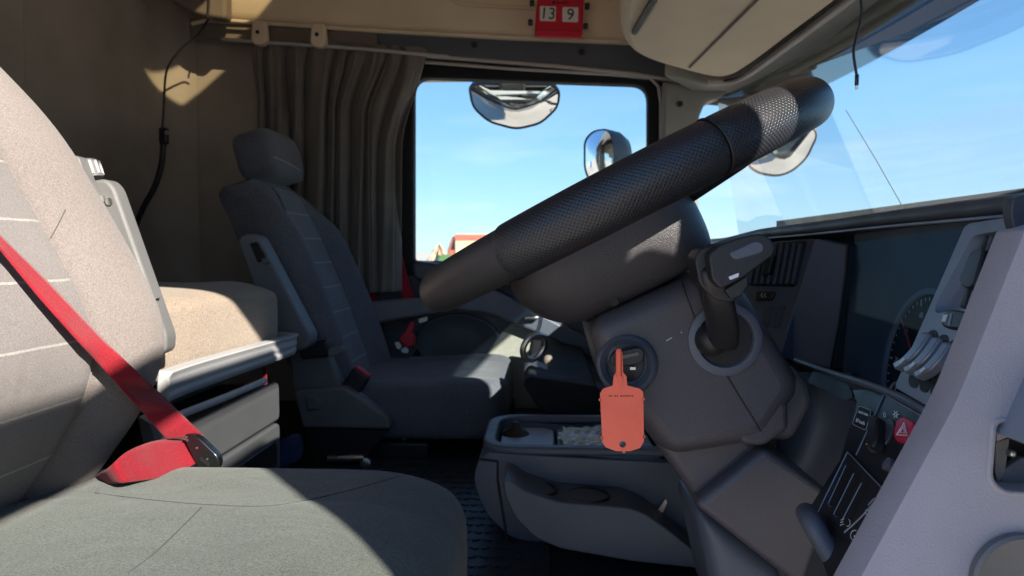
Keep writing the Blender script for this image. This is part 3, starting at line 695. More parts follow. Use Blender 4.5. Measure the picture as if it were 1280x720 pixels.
for yy in (1.88, 1.99):
    b = MB(); b.tube([Vector((-.745, yy, .10)), Vector((-.76, yy, .24))], .006, 8); b.build('headrest_rod', M['metal'], ps)
def pc(p):
    return Vector((p.x, p.y, p.z + (.012 * smoothstep(.13, .22, abs(p.y)) if p.z > 0 else 0) + .012 * smoothstep(-.1, .2, p.x) * (1 if p.z > 0 else 0)))
b = MB(); b.super((-.315, 1.955, -.394), (.225, .265, .066), .32, .30, 72, 30, fn=pc); pcu = b.build('seat_cushion', M['pseat'], ps)
for (p0, p1) in (((-.50, 1.70), (-.12, 1.70)),):
    b = MB(); b.tube([Vector((x, 1.694, -.352 + .0 * x)) for x in (-.46, -.3, -.16)], .002, 5); b.build('cushion_piping', M['pseat'], pcu)
# plastic side covers, mechanism and rails
b = MB(); b.prism(*pr([(366, 489), (430, 484), (486, 522), (488, 537), (378, 535)], 1.645, .05, 6)); sc = b.build('side_cover', M['grey'], ps, bevel=.012, seg=3)
b = MB(); b.prism(*pr([(381, 496), (394, 495), (401, 503), (400, 512), (384, 512)], 1.638, .02, 3)); b.build('adjuster', M['grey'], sc, bevel=.003)
b = MB(); b.prism(*pr([(368, 420), (408, 436), (428, 488), (366, 490), (362, 450)], 1.68, .05, 6)); b.build('hinge_cover', M['grey'], ps, bevel=.012, seg=3)
b = MB(); b.prism(*pr([(372, 428), (408, 425), (412, 446), (376, 450)], 1.66, .03, 4)); b.build('pivot_block', M['black'], ps, bevel=.006)
b = MB(); b.prism(*pr([(410, 436), (428, 432), (430, 440), (410, 448)], 1.65, .02, 3)); b.build('tilt_lever', M['grey_blue'], ps, bevel=.004)
b = MB(); b.box((-.38, 1.93, -.49), (.20, .40, .05)); b.build('pedestal', M['black'], ps, bevel=.008)
b = MB(); b.prism(*pr([(378, 536), (486, 538), (452, 577), (398, 578)], 1.66, .3, 4)); b.build('base_skirt', M['black'], ps, bevel=.01)
b = MB(); b.tube([P(410, 573, 1.645), P(455, 572, 1.645)], .009, 8); b.build('slide_rail', M['metal'], ps)
b = MB(); b.lathe(P(459, 577, 1.66), (0, -1, 0), [(.014, 0), (.014, .02), (.008, .022)], 16); b.build('rail_end', M['metal'], ps)
b = MB(); b.tube([P(505, 550, 1.75), P(511, 536, 1.75)], .005, 6); b.build('release_bar', M['metal'], ps)
# raised near armrest
b = MB(); b.prism(*pr([(296, 300), (306, 291), (321, 294), (334, 318), (388, 420), (386, 434), (370, 441), (352, 424), (318, 362)], 1.60, .06, 8)); ar = b.build('raised_arm_rest', M['grey_blue'], ps, bevel=.014, seg=4)
b = MB(); b.prism(*pr([(311, 304), (322, 302), (333, 322), (322, 329)], 1.597, .01, 3)); b.build('thumb_pad', M['black'], ar, bevel=.003)
b = MB(); b.prism(*pr([(326, 324), (334, 321), (338, 328), (330, 331)], 1.592, .02, 2)); b.build('release_catch', M['grey'], ar, bevel=.002)
# lowered far armrest
b = MB(); b.prism([Vector((x, 2.17, z)) for x, z in rpoly([(-.56, -.155), (-.33, -.135), (-.32, -.185), (-.54, -.225)], .02)], Vector((0, .055, 0))); b.build('lowered_arm_rest', M['grey_blue'], ps, bevel=.012, seg=3)
# buckle
b = MB(); rr = Matrix.Rotation(R(35), 3, 'Y'); b.box(P(445, 477, 1.69), (.046, .03, .056), rr); bkl = b.build('belt_buckle', M['black'], ps, bevel=.005)
b = MB(); b.box(P(445, 477, 1.69) + rr @ Vector((0, 0, .0295)), (.040, .022, .008), rr); b.build('release_button', M['redplastic'], bkl, bevel=.002)

# passenger belt on the pillar
pbt = thing('passenger_belt', 'red passenger belt hanging by the door with a white marked buckle', 'seat belt', P(505, 440, 2.2))
b = MB(); ribbon(b, [P(498, 296, 2.26), P(508, 340, 2.25), P(525, 390, 2.22)], [P(484, 296, 2.24), P(499, 345, 2.23), P(503, 392, 2.2)]); b.build('strap', M['belt_red'], pbt, solid=.002)
b = MB(); b.box(P(464, 373, 2.24), (.035, .004, .03)); b.build('lower_strap', M['belt_red'], pbt)
b = MB(); b.prism([P(x, y, 2.14) for x, y in rpoly([(513, 402), (517, 403), (514, 416), (518, 422), (517, 432), (509, 435), (498, 424), (508, 412)], 2)], Vector((0, .03, 0))); b.build('red_clasp', M['redplastic'], pbt, bevel=.006)
b = MB(); b.prism([P(x, y, 2.15) for x, y in rpoly([(496, 425), (500, 420), (521, 434), (513, 446), (496, 452), (478, 458), (482, 446)], 2)], Vector((0, .02, 0))); b.build('buckle', M['webbing'], pbt, bevel=.004)
for pts in ([(493, 428), (498, 427), (502, 432), (500, 437), (496, 436)], [(502, 436), (507, 433), (511, 438), (509, 442), (501, 440)]):
    b = MB(); b.prism([P(x, y, 2.147) for x, y in rpoly(pts, 2)], Vector((0, .004, 0))); b.build('white_mark', M['print'], pbt, bevel=.001)
b = MB(); b.prism([P(x, y, 2.15) for x, y in rpoly([(523, 399), (534, 396), (534, 401), (524, 404)], 1)], Vector((0, .01, 0))); b.build('tongue', M['metal'], pbt)

# ------------------------------------------------------------------ bunk: rail, mattress, drawers, strap
bu = thing('bunk_frame', 'light grey plastic bunk rail holding the mattress', 'bunk', (-.55, 1.2, -.5))
rp_ = [Vector((-.518, .95, -.185)), Vector((-.521, 1.0, -.185)), Vector((-.525, 1.1, -.187)), Vector((-.534, 1.38, -.195)), Vector((-.540, 1.50, -.199)), Vector((-.553, 1.545, -.200)), Vector((-.60, 1.56, -.200)), Vector((-.68, 1.56, -.20))]
rp_ = cat_rom(rp_, 6); sec = [(-.010, -.022), (.004, -.022), (.009, -.012), (.006, -.006), (.010, .002), (.008, .012), (.014, .022), (-.006, .024), (-.008, .012)]
loops = []
for i, p in enumerate(rp_):
    t = (rp_[min(i+1, len(rp_)-1)] - rp_[max(i-1, 0)]).normalized(); n = t.cross(Vector((0, 0, 1))).normalized()
    loops.append([p + n * a + Vector((0, 0, c)) for a, c in sec])
b = MB(); b.loft(loops); b.build('rail', M['lightgrey'], bu, bevel=.0025, seg=2, angle=30)
b = MB(); b.box((-.88, .95, -.215), (.66, 1.18, .02)); b.build('base_board', M['black'], bu)
mt = thing('mattress', 'brown ribbed mattress lying in the bunk rail', 'mattress', (-.88, .95, -.2))
def mfn(p):
    w = .004 * math.sin(p.x * 38 + p.y * 11) * (1 if p.z > 0 else 0) * smoothstep(.2, .5, p.y)
    return Vector((p.x, p.y, p.z + (.012 * math.cos(p.x * 3.5) if p.z > 0 else 0) + w))
b = MB(); b.super((-.89, 1.02, -.135), (.345, .50, .068), .28, .16, 96, 28, fn=mfn); b.build('mattress_body', M['mattress'], mt)
# drawers
dw = thing('drawer_unit', 'dark drawer unit under the bunk with a pale top edge', 'drawers', (-.55, 1.1, -.5))
DX = -.505
plw = Plane(Vector((DX, 1, -.3)), Vector((DX, 1.4, -.3)), Vector((DX, 1, -.5)))
b = MB(); b.box((DX - .21, 1.135, -.375), (.40, .39, .25)); b.build('carcass', M['black'], dw, bevel=.006)
def yz(y0, y1, zt0, zt1, zb0, zb1): return [Vector((DX - .01, y0, zt0)), Vector((DX - .01, y1, zt1)), Vector((DX - .01, y1, zb1)), Vector((DX - .01, y0, zb0))]
for z0, z1 in ((-.245, -.318), (-.323, -.428)):
    b = MB(); q4 = rpoly([(.93, z0), (1.335, z0), (1.335, z1), (.93, z1)], .014); b.prism([Vector((DX - .012, y, z)) for y, z in q4], Vector((.016, 0, 0))); df = b.build('drawer_front', M['drawer'], dw, bevel=.005, seg=3)
b = MB(); q4 = rpoly([(1.10, -.352), (1.315, -.352), (1.315, -.40), (1.10, -.408)], .02)
b.prism([Vector((DX + .0035, y, z)) for y, z in q4], Vector((.002, 0, 0))); b.build('grip_recess', M['black'], dw, bevel=.001)
b = MB(); b.tube(cat_rom([Vector((DX + .008, y, z)) for y, z in ((.93, -.222), (1.0, -.224), (1.1, -.227), (1.25, -.229))], 4), .006, 8); b.build('top_edge', M['lightgrey'], dw)
rs = MB(); rs.box(P(331, 474, 1.46), (.008, .003, .05)); tag(rs.build('pull_strap', M['belt_red']), 'short red strap hanging below the bunk rail end', 'strap')
# blue cloth on the floor
b = MB()
def ragf(p):
    n = math.sin(p.x*70+p.z*40) * math.sin(p.y*55-p.z*60); return p * (1 + .22*n) + Vector((0, 0, .012*math.sin(p.x*60)))
b.super(P(355, 567, 1.62), (.032, .05, .038), .8, .8, 36, 18, fn=ragf); tag(b.build('blue_cloth', M['rag']), 'crumpled blue cloth on the floor beside the drawer unit', 'cloth')

# ------------------------------------------------------------------ floor mat
fm = thing('floor_mat', 'dark ribbed rubber floor mat in front of the console', 'mat', (-.1, 1.1, -.5))
b = MB(); b.box((-.20, 1.33, -.496), (.42, .70, .008)); b.build('sheet', M['mat'], fm, bevel=.002)
stp = MB()
for i in range(22):
    for j in range(20):
        x = -.40 + i * .019; y = 1.0 + j * .034
        stp.box((x, y, -.4905), (.014, .007, .0016), Matrix.Rotation(R(38 if (i + j) % 2 else -38), 3, 'Z'))
tag(stp.build('tread_ribs', M['mat'], fm, smooth=False), kind='stuff')
b = MB(); b.box((-.18, 2.20, -.47), (.18, .05, .05)); tag(b.build('footwell_step', M['dash_blue'], bevel=.008), 'low grey step in the passenger footwell', 'step')

# ------------------------------------------------------------------ centre console
cs = thing('centre_console', 'dark centre console with open tray and bulging side pocket', 'console', (.05, 1.35, -.5))
NY = 1.20
def con(y, ins=0):                      # outline of the body in x,z at depth y
    return None
side = rpoly([(593, 590), (599, 574), (610, 566), (900, 582), (900, 716), (700, 682), (640, 674), (606, 642), (593, 604)], [14, 8, 6, 2, 4, 30, 16, 18, 16], 6)
sf = [P(x, y, NY) for x, y in side]
far = [Vector((p.x + .004, 1.52, p.z)) for p in sf]
inset = lambda pts, k: [Vector((c.x + (p.x - c.x) * k, p.y, c.z + (p.z - c.z) * k)) for p in pts for c in [sum(pts, Vector()) / len(pts)]]
b = MB(); b.prism(sf, Vector((0, .255, 0))); body = b.build('body', M['dash_blue'], cs, bevel=.016, seg=4)
# hollow for the tray
ZT = -.31
tx0, tx1, ty0, ty1 = -.085, .40, 1.225, 1.43
cutb = MB(); cutb.prism([Vector((x, y, -.375)) for x, y in rpoly([(tx0, ty0), (tx1, ty0), (tx1, ty1), (tx0, ty1)], .05)], Vector((0, 0, .2))); cut(body, cutb)
rim = rpoly([(-.108, 1.20), (.42, 1.20), (.42, 1.455), (-.108, 1.455)], .07, 8); rin = rpoly([(tx0, ty0), (tx1, ty0), (tx1, ty1), (tx0, ty1)], .05, 8)
zt = max(p.z for p in sf) - .004
b = MB(); b.frame([Vector((x, y, zt)) for x, y in rim], [Vector((x, y, zt)) for x, y in rin], Vector((0, 0, .014))); b.build('tray_rim', M['dash_blue'], cs, bevel=.005, seg=3)
b = MB(); b.prism([Vector((x, y, -.362)) for x, y in rpoly([(tx0+.004, ty0+.004), (.02, ty0+.004), (.02, ty1-.006), (tx0+.004, ty1-.006)], .03)], Vector((0, 0, .012))); b.build('tray_mat', M['bluepad'], cs, bevel=.003)
b = MB(); b.prism([Vector((x, y, -.362)) for x, y in rpoly([(.026, ty0+.004), (.20, ty0+.004), (.20, ty1-.006), (.026, ty1-.006)], .01)], Vector((0, 0, .010))); b.build('tray_mat', M['bluepad'], cs, bevel=.003)
b = MB(); b.lathe(Vector((-.055, 1.37, -.350)), (0, 0, 1), [(.028, 0), (.024, .004), (.010, .012), (.006, .022), (.003, .024)], 18); b.build('tray_clip', M['black'], cs)
# side pocket
pk = [(629, 599), (640, 602), (655, 614), (700, 628), (786, 635), (806, 642), (832, 660), (882, 700), (884, 712), (790, 702), (700, 686), (668, 672), (644, 648), (630, 618)]
b = MB(); b.prism([P(x, y, 1.105) for x, y in rpoly(pk, 8, 4)], Vector((0, .098, 0))); pok = b.build('side_pocket', M['dash_blue'], cs, bevel=.014, seg=4)
cutb = MB(); cutb.prism([Vector((x, y, -.60)) for x, y in rpoly([(-.045, 1.122), (.135, 1.122), (.135, 1.19), (-.045, 1.19)], .02)], Vector((0, 0, .5)))
b = MB(); b.prism([P(x, y, NY - .003) for x, y in rpoly([(648, 600), (700, 604), (780, 610), (800, 640), (700, 632), (656, 616)], 8)], Vector((0, .004, 0))); b.build('pocket_opening', M['black'], cs)
for x in (-.012, .072):
    zc = -.382 if x < 0 else -.390
    b = MB(); b.lathe(Vector((x, 1.150, zc - .03)), (0, 0, 1), [(.030, 0), (.034, .0), (.036, .028), (.034, .030), (.031, .028), (.029, .002)], 28); b.build('cup_ring', M['black'], cs)
b = MB(); b.tube([P(x, y, NY - .002) for x, y in ((600, 574), (622, 577), (622, 600), (634, 676))], .0022, 6); b.build('body_joint', M['ink'], cs)
b = MB(); b.box(P(640, 700, 1.33) + Vector((.25, 0, 0)), (.46, .26, .10)); b.build('plinth', M['dash'], cs, bevel=.012)
b = MB(); b.prism([P(x, y, 1.19) for x, y in rpoly([(822, 638), (832, 624), (834, 628), (828, 642)], 1)], Vector((0, .004, 0))); b.build('pocket_clip', M['metal'], cs)
b = MB()
b.grid(lambda a, c: Vector((.032 + .125*a + .006*math.sin(c*9), 1.24 + .17*c, -.347 + .004*abs(math.sin(a*17 + 2*math.sin(c*11))) + .003*math.sin(c*23 + a*5))), 44, 44)
tag(b.build('plastic_wrap', M['paper'], solid=.0008), 'crinkled clear plastic packet lying in the console tray', 'packet')

# ------------------------------------------------------------------ passenger side of the dash
pd = thing('passenger_dash', 'black passenger dashboard with low shelf and pale ring', 'dashboard', (.3, 1.8, -.4))
b = MB(); b.prism([Vector((x, 1.28, z)) for x, z in rpoly([(.27, -.09), (.33, -.03), (.60, -.03), (.62, -.48), (.22, -.46), (.20, -.27)], .03)], Vector((0, 1.0, 0))); b.build('body', M['black'], pd, bevel=.02, seg=3)
b = MB(); b.prism([Vector((x, 1.54, z)) for x, z in rpoly([(-.045, -.285), (-.035, -.268), (.12, -.29), (.12, -.40), (-.01, -.34)], .015)], Vector((0, .66, 0))); b.build('shelf', M['rubber'], pd, bevel=.014, seg=3)
b = MB(); b.prism([P(x, y, 1.66) for x, y in [(652, 458), (662, 455), (780, 497), (780, 535), (664, 486), (655, 478)]], Vector((0, .1, 0))); b.build('shelf_edge', M['dash'], pd, bevel=.014, seg=3)
b = MB(); b.tube([P(x, y, 1.65) for x, y in ((664, 480), (700, 494), (760, 516))], .004, 6); b.build('shelf_strip', M['seal'], pd)
b = MB(); b.lathe(P(685, 452, 1.62), (0, -.6, .8), [(.012, 0), (.010, .012), (.004, .016)], 14); b.build('shelf_knob', M['beige_dark'], pd)
rg = thing('pull_ring', 'pale oval metal ring hanging by a cord under the steering wheel', 'ring', P(667, 434, 1.45))
c0 = P(667, 434, 1.45); nn = Vector((.45, -.85, -.25)).normalized(); ea = nn.cross(Vector((.5, 0, .86))).normalized(); eb = nn.cross(ea).normalized()
b = MB(); b.tube([c0 + ea*.0225*math.cos(2*math.pi*k/40) + eb*.0275*math.sin(2*math.pi*k/40) for k in range(40)], .0065, 10, closed=True); b.build('ring', M['metal'], rg)
b = MB(); b.tube([P(670, 419, 1.45), P(674, 408, 1.45), P(680, 380, 1.47)], .004, 8); b.build('cord', M['lightgrey'], rg)

# ------------------------------------------------------------------ steering wheel
WT = R(27); U = Vector((math.cos(WT), 0, math.sin(WT))); NW = Vector((-math.sin(WT), 0, math.cos(WT))); VW = Vector((0, -1, 0))
WC = P(769, 253, .75); RR = .200
sw = thing('steering_wheel', 'black steering wheel with perforated leather rim seen edge on', 'steering wheel', WC)
def wp(u, v, w): return WC + U * u + VW * v - NW * w          # w counts down from the rim plane
def arc(a0, a1, r0, r1=None, n=60, ends=0):
    pts = []; rs = []
    for k in range(n + 1):
        a = R(a0 + (a1 - a0) * k / n); pts.append(wp(RR*math.cos(a), RR*math.sin(a), 0)); rs.append(r0)
    return pts, rs
def rim(name, a0, a1, r, m, n, lip0=False, lip1=False):
    pts, rs = arc(a0, a1, r, n=n)
    if lip0: rs[0] = r - .0012; rs[1] = r - .0002
    if lip1: rs[-1] = r - .0012; rs[-2] = r - .0002
    b = MB(); b.tube(pts, rs, 44, uv=True); return b.build(name, m, sw)
rim('rim_grip', 72.4, 124, .0236, M['leather'], 60, True, True)
rim('rim_grip', -60, 72.2, .0236, M['leather'], 120, True, True)
rim('rim_base', 123.5, 301, .0219, M['leather_fine'], 150)
b = MB(); b.tube([wp(RR*math.cos(R(72.1)), RR*math.sin(R(72.1)), 0) + (U*math.cos(R(72.3)) + VW*math.sin(R(72.3))) * .0233*math.cos(t) + NW*.0233*math.sin(t) for t in [2*math.pi*k/48 for k in range(48)]], .0011, 5, closed=True); b.build('rim_seam', M['ink'], sw)
# frayed thread ends on the lip of the grip
for k in range(14):
    t = 2.2 + k * .14 + random.uniform(-.05, .05); a = R(124.3)
    base = wp(RR*math.cos(a), RR*math.sin(a), 0) + (U*math.cos(a) + VW*math.sin(a)) * .0229*math.cos(t) + NW*.0229*math.sin(t)
    d2 = ((U*math.cos(a) + VW*math.sin(a)) * math.cos(t) + NW*math.sin(t))
    b = MB(); b.tube([base, base + d2 * .0012 + Vector((-.002, 0, random.uniform(-.001, .001)))], .00025, 4); b.build('loose_thread', M['stitch'], sw)
hs = [(-.012, -.10, .050, .085), (.0, -.120, .060, .095), (.02, -.134, .064, .098), (.04, -.137, .065, .097), (.058, -.130, .065, .092), (.076, -.116, .064, .083), (.088, -.100, .058, .072), (.093, -.085, .044, .055)]
loops = []
for w, u0, u1, hv in hs:
    lp = []
    for k in range(56):
        t = 2*math.pi*k/56; e = .55; cx, sx = math.cos(t), math.sin(t)
        lp.append(wp((u0+u1)/2 + (u1-u0)/2 * math.copysign(abs(cx)**e, cx), hv * math.copysign(abs(sx)**e, sx), w))
    loops.append(lp)
b = MB(); b.loft(loops); hub = b.build('hub', M['hub'], sw, sub=1)
thb = bvh_of(hub)
sm = drape(thb, [(768, 376), (769, 377)], .0)
if sm: b = MB(); b.disc(sm[0] + Vector((0, .002, 0)), (-.2, -1, -.5), 0, .0046, .0024, 18); b.build('screw_recess', M['ink'], hub)
for a in (35, 145, 215, 325):
    b = MB(); ar_ = R(a); b.tube([wp(.06*math.cos(ar_) - .03, .07*math.sin(ar_), .02), wp(.13*math.cos(ar_), .13*math.sin(ar_), .014), wp(RR*math.cos(ar_), RR*math.sin(ar_), .004)], [.020, .014, .012], 10); b.build('spoke', M['black'], sw)

# ------------------------------------------------------------------ steering column
sc_ = thing('steering_column', 'dark steering column with split shroud, ignition switch and selector stalk', 'steering column', P(900, 560, .76))
b = MB(); b.tube([wp(-.04, 0, .06), wp(-.02, 0, .14)], .05, 24); b.build('shaft_core', M['black'], sc_)
CYD = .665
b = MB(); b.prism(*pr([(734, 403), (889, 335), (926, 350), (1003, 474), (1001, 496), (960, 556), (838, 575), (757, 486)], CYD, .20, 0)); shA = b.build('shroud', M['dash_warm'], sc_, bevel=.019, seg=6)
b = MB(); b.prism(*pr([(875, 470), (960, 465), (986, 508), (987, 538), (955, 559), (929, 557), (917, 540)], CYD + .0025, .12, 0)); b.build('shroud_tail', M['dash_warm'], sc_, bevel=.006, seg=4)
b = MB(); b.prism(*pr([(780, 500), (925, 530), (958, 560), (872, 630)], CYD + .022, .17, 0)); b.build('throat', M['dash_warm'], sc_, bevel=.012, seg=4)
b = MB(); b.prism(*pr([(868, 632), (957, 561), (1046, 622), (1004, 740), (985, 724)], CYD + .004, .16, 0)); b.build('foot_cover', M['dash_warm'], sc_, bevel=.007, seg=4)
b = MB(); b.prism(*pr([(870, 634), (985, 718), (985, 800), (905, 800)], .72, .14, 0)); b.build('foot_inner', M['dash_blue'], sc_, bevel=.022, seg=6)
tsh = bvh_of(shA)
for pix in ([(852, 350), (858, 370), (869, 399)], [(904, 462), (925, 497), (959, 552)]):
    sm = drape(tsh, pix, .0002)
    if len(sm) > 3: b = MB(); b.tube(sm, .0009, 5); b.build('shroud_joint', M['ink'], shA)
for pix in ([(833, 426), (840, 422)], [(851, 415), (852.5, 416)]):
    sm = drape(tsh, pix, .0001)
    if len(sm) > 3: b = MB(); b.tube(sm, .0004, 4); b.build('scratch', M['print'], shA)
b = MB()
g0 = [P(968, 556, .70), P(1046, 624, .70), P(1090, 560, .62), P(1064, 486, .75), P(1006, 462, .80), P(985, 510, .72)]
def gait(a, c):
    x = 958 + 120 * a; y = 466 + 164 * c
    return P(x + 14 * math.sin(c * 3.0), y, .83 - .012 * math.sin(a * math.pi) - .02 * math.sin(c*math.pi) + .01 * math.sin(a * 7 + c * 4))
b.grid(gait, 24, 24); b.build('gaiter', M['dash_blue'], sc_, solid=.004)
b = MB(); b.prism(*pr([(990, 455), (1012, 478), (1018, 505), (992, 552), (960, 552)], CYD + .035, .08, 0)); b.build('collar', M['dash'], sc_, bevel=.008, seg=3)
b = MB(); b.prism([P(x, y, .90) for x, y in [(955, 548), (1010, 470), (1072, 486), (1085, 620), (1085, 800), (960, 800)]], Vector((0, .02, 0))); b.build('knee_panel', M['dash'], sc_)
# ignition switch and key
IG = P(789, 458, CYD - .003); ign = Vector((-.22, -1, .1)).normalized()
b = MB(); b.lathe(IG + Vector((0, .02, 0)), ign, [(.0285, 0), (.0285, .016), (.0265, .024), (.0235, .0265), (.0225, .024), (.0195, .022), (.0185, .0165), (.0001, .0165)], 40); igr = b.build('ignition_ring', M['dash_blue'], sc_)
b = MB(); b.lathe(IG + Vector((0, .02, 0)), ign, [(.0165, .016), (.0165, .019), (.0145, .020), (.0001, .020)], 32); b.build('lock_barrel', M['black'], igr)
b = MB(); e1 = ign.orthogonal().normalized(); b.tube([IG + Vector((0, .02, 0)) + ign*.0205 + Vector((math.cos(t)*.0115 + .003, 0, math.sin(t)*.0115 - .001)) for t in [R(200 + 130*k/14) for k in range(15)]], .0009, 6); b.build('lock_ring', M['metal'], igr)
ky = thing('ignition_key', 'black headed key turned in the ignition switch', 'key', IG)
b = MB(); kp = lambda x, y, d=CYD - .026: P(x, y, d)
b.prism([kp(x, y) for x, y in rpoly([(763, 447), (768, 440), (798, 434), (805, 437), (806, 449), (800, 455), (772, 459), (763, 455)], 4)], Vector((0, .010, 0))); b.build('bow', M['black'], ky, bevel=.0028, seg=3)
b = MB(); b.prism([kp(x, y, CYD - .0275) for x, y in rpoly([(770, 446), (798, 440), (799, 444), (771, 450)], 1.5)], Vector((0, .003, 0))); b.build('bow_groove', M['gloss'], ky)
b = MB(); b.box(IG - Vector((0, .006, 0)), (.005, .012, .0025)); b.build('blade', M['metal'], ky)
# key tag
kt = thing('key_tag', 'bright orange plastic key tag hanging from the ignition', 'tag', P(777, 520, .625))
TD = CYD - .036
pl2 = [(771, 436), (776, 436), (778, 441), (779, 466), (783, 470), (784, 482), (800, 486), (804, 490), (805, 552), (800, 560), (788, 564), (770, 564), (757, 559), (753, 553), (750, 492), (754, 486), (766, 482), (767, 470), (770, 466), (770, 440)]
ctg = [P(x, y, TD) for x, y in rpoly(pl2, 1.6, 3)]
b = MB(); b.prism(ctg, Vector((0, .0016, 0))); tgo = b.build('plate', M['orange'], kt)
cutb = MB(); cutb.disc(P(779, 557, TD - .004), (0, 1, 0), 0, .0030, .012, 24); cut(tgo, cutb)
b = MB(); b.prism([P(x, y, TD - .0012) for x, y in rpoly([(770, 470), (778, 470), (778, 480), (774, 488), (770, 480)], 1)], Vector((0, .0015, 0))); b.build('lock_tab', M['orange'], kt, bevel=.0004)
b = MB(); b.tube([P(x, y, TD) for x, y in ((774, 438), (774, 470))], .0024, 8); b.build('strap_rib', M['orange'], kt)
for x, y in ((750, 500), (804.5, 499), (752.5, 547), (805, 546), (780, 565)):
    b = MB(); b.lathe(P(x, y, TD), (0, 1, 0), [(.0012, 0), (.0012, .0014)], 10); b.build('moulding_nib', M['orange'], kt)
b = MB()
for k in range(13):
    if k in (2, 5): continue
    b.box(P(762 + k * 2.4, 495 - .2 * (k % 2), TD - .0002), (.0009, .0002, .0010 + .0004 * (k % 3 == 0)))
b.build('fine_print', M['ink'], kt, smooth=False)
# selector stalk
st = thing('selector_stalk', 'black selector stalk with wide head and flush button', 'stalk', P(905, 430, CYD))
SC = P(906, 424, CYD - .001); sn = Vector((0, -1, 0))
b = MB(); b.lathe(SC, sn, [(.0335, -.004), (.0335, .002), (.031, .0035), (.026, .0035), (.0235, -.001), (.0235, -.004)], 44, cap=False); b.build('socket_ring', M['dash_blue'], st)
b = MB(); b.disc(SC, sn, 0, .0240, .0012, 36); b.build('socket_floor', M['ink'], st)
b = MB(); b.super(P(889, 424, CYD - .005), (.0150, .016, .0155), 1, 1, 28, 14); b.build('ball', M['black'], st)
shp = [(P(903, 440, CYD - .010), .0125, .011), (P(905, 415, CYD - .03), .0135, .012), (P(899, 385, CYD - .05), .0135, .012), (P(892, 355, CYD - .06), .0135, .013), (P(888, 330, CYD - .06), .0125, .012)]
loops = []
for p, rx, ry in shp:
    loops.append([p + Vector((rx * math.copysign(abs(math.cos(t))**.6, math.cos(t)), ry * math.copysign(abs(math.sin(t))**.6, math.sin(t)), -.002*math.cos(t))) for t in [2*math.pi*k/28 for k in range(28)]])
b = MB(); b.loft(loops); b.build('shaft', M['black'], st, sub=1)
HD = .585
b = MB(); b.prism(*pr([(868, 322), (876, 310), (893, 306), (906, 316), (910, 345), (925, 368), (918, 378), (896, 376), (874, 356)], HD + .012, .035, 9)); b.build('collar', M['black'], st, bevel=.007, seg=4)
hd = [(886, 318), (900, 306), (925, 297), (948, 292), (961, 295), (970, 312), (966, 320), (930, 347), (902, 362), (890, 350)]
b = MB(); b.prism(*pr(hd, HD - .006, .042, 6)); hdo = b.build('head', M['black'], st, bevel=.006, seg=4)
b = MB(); b.prism(*pr([(906, 362), (934, 344), (936, 356), (926, 371), (914, 374)], HD + .004, .03, 4)); b.build('trigger', M['black'], st, bevel=.004, seg=3)
b = MB(); b.prism(*pr([(912, 316), (944, 301), (953, 303), (956, 312), (950, 317), (921, 325), (915, 322)], HD - .0075, .006, 4)); b.build('button', M['dash_blue'], hdo, bevel=.0012)
b = MB(); b.prism(*pr([(911, 346), (924, 341), (923, 346), (913, 350)], HD - .008, .003, 1)); b.build('white_print', M['print'], hdo)

# ------------------------------------------------------------------ dashboard round the driver
db = thing('dashboard', 'dark driver dashboard with hooded instruments, air vents and silver switch panel', 'dashboard', P(1100, 500, .7))
hk = [P(880, 299, 1.62), P(902, 297, 1.36), P(930, 290, 1.24), P(952, 285, 1.17), P(1020, 276, .96), P(1100, 264, .79), P(1200, 250, .63), P(1266, 241, .555), P(1300, 237, .52)]
hk = cat_rom(hk, 6)
loops = []
for p in hk:
    y = p.y; x = p.x; z = p.z
    loops.append([Vector((x + .004, y, z - .016)), Vector((x - .002, y, z - .014)), Vector((x - .004, y, z - .008)), Vector((x, y, z - .002)), Vector((x + .006, y, z)), Vector((x + .02, y, z + .001)), Vector((x + .10, y, z - .004)), Vector((.70, y, z - .03)), Vector((.70, y, z - .06)), Vector((x + .10, y, z - .03)), Vector((x + .02, y, z - .018))])
b = MB(); b.loft(loops); b.build('hood', M['dash'], db, bevel=.002, seg=2)
b = MB(); b.tube([p + Vector((-.001, 0, -.017)) for p in hk if p.y < 1.17], .0016, 6); b.build('hood_trim', M['silver'], db)
b = MB(); b.prism(*pr([(1266, 247), (1300, 238), (1320, 300), (1270, 292), (1264, 270)], .50, .010, 6)); b.build('hood_end', M['dash'], db, bevel=.008, seg=3)
b = MB(); b.box((.52, 1.80, -.03), (.44, 1.0, .03)); b.build('top_pad', M['dash'], db, bevel=.01)
# instrument face and lens
fa = Plane(P(1060, 308, .90), P(1040, 465, .88), P(1196, 296, .64))
cheek = [(1018, 298), (1060, 306), (1058, 340), (1050, 405), (1039, 462), (974, 444)]
ckd = lambda x, y: P(x, y, 1.0 - .10 * (x - 974) / 86)
b = MB(); b.prism([ckd(x, y) for x, y in cheek], Vector((.03, .02, 0))); b.build('cheek', M['binnacle'], db, bevel=.003)
b = MB(); b.tube([ckd(x, y) + Vector((-.001, -.001, 0)) for x, y in cheek[1:5]], .0018, 6); b.build('cheek_joint', M['ink'], db)
lens = [(1061, 304), (1210, 284), (1210, 520), (1100, 492), (1040, 468), (1052, 405)]
b = MB(); b.prism([fa.at(x, y, -.012) for x, y in [(1058, 270), (1240, 250), (1240, 520), (1040, 470)]], fa.n * -.02); b.build('instrument_back', M['binnacle'], db)
b = MB(); b.prism([fa.at(x, y, .0) for x, y in lens], fa.n * -.0015); b.build('instrument_lens', M['clusterglass'], db)
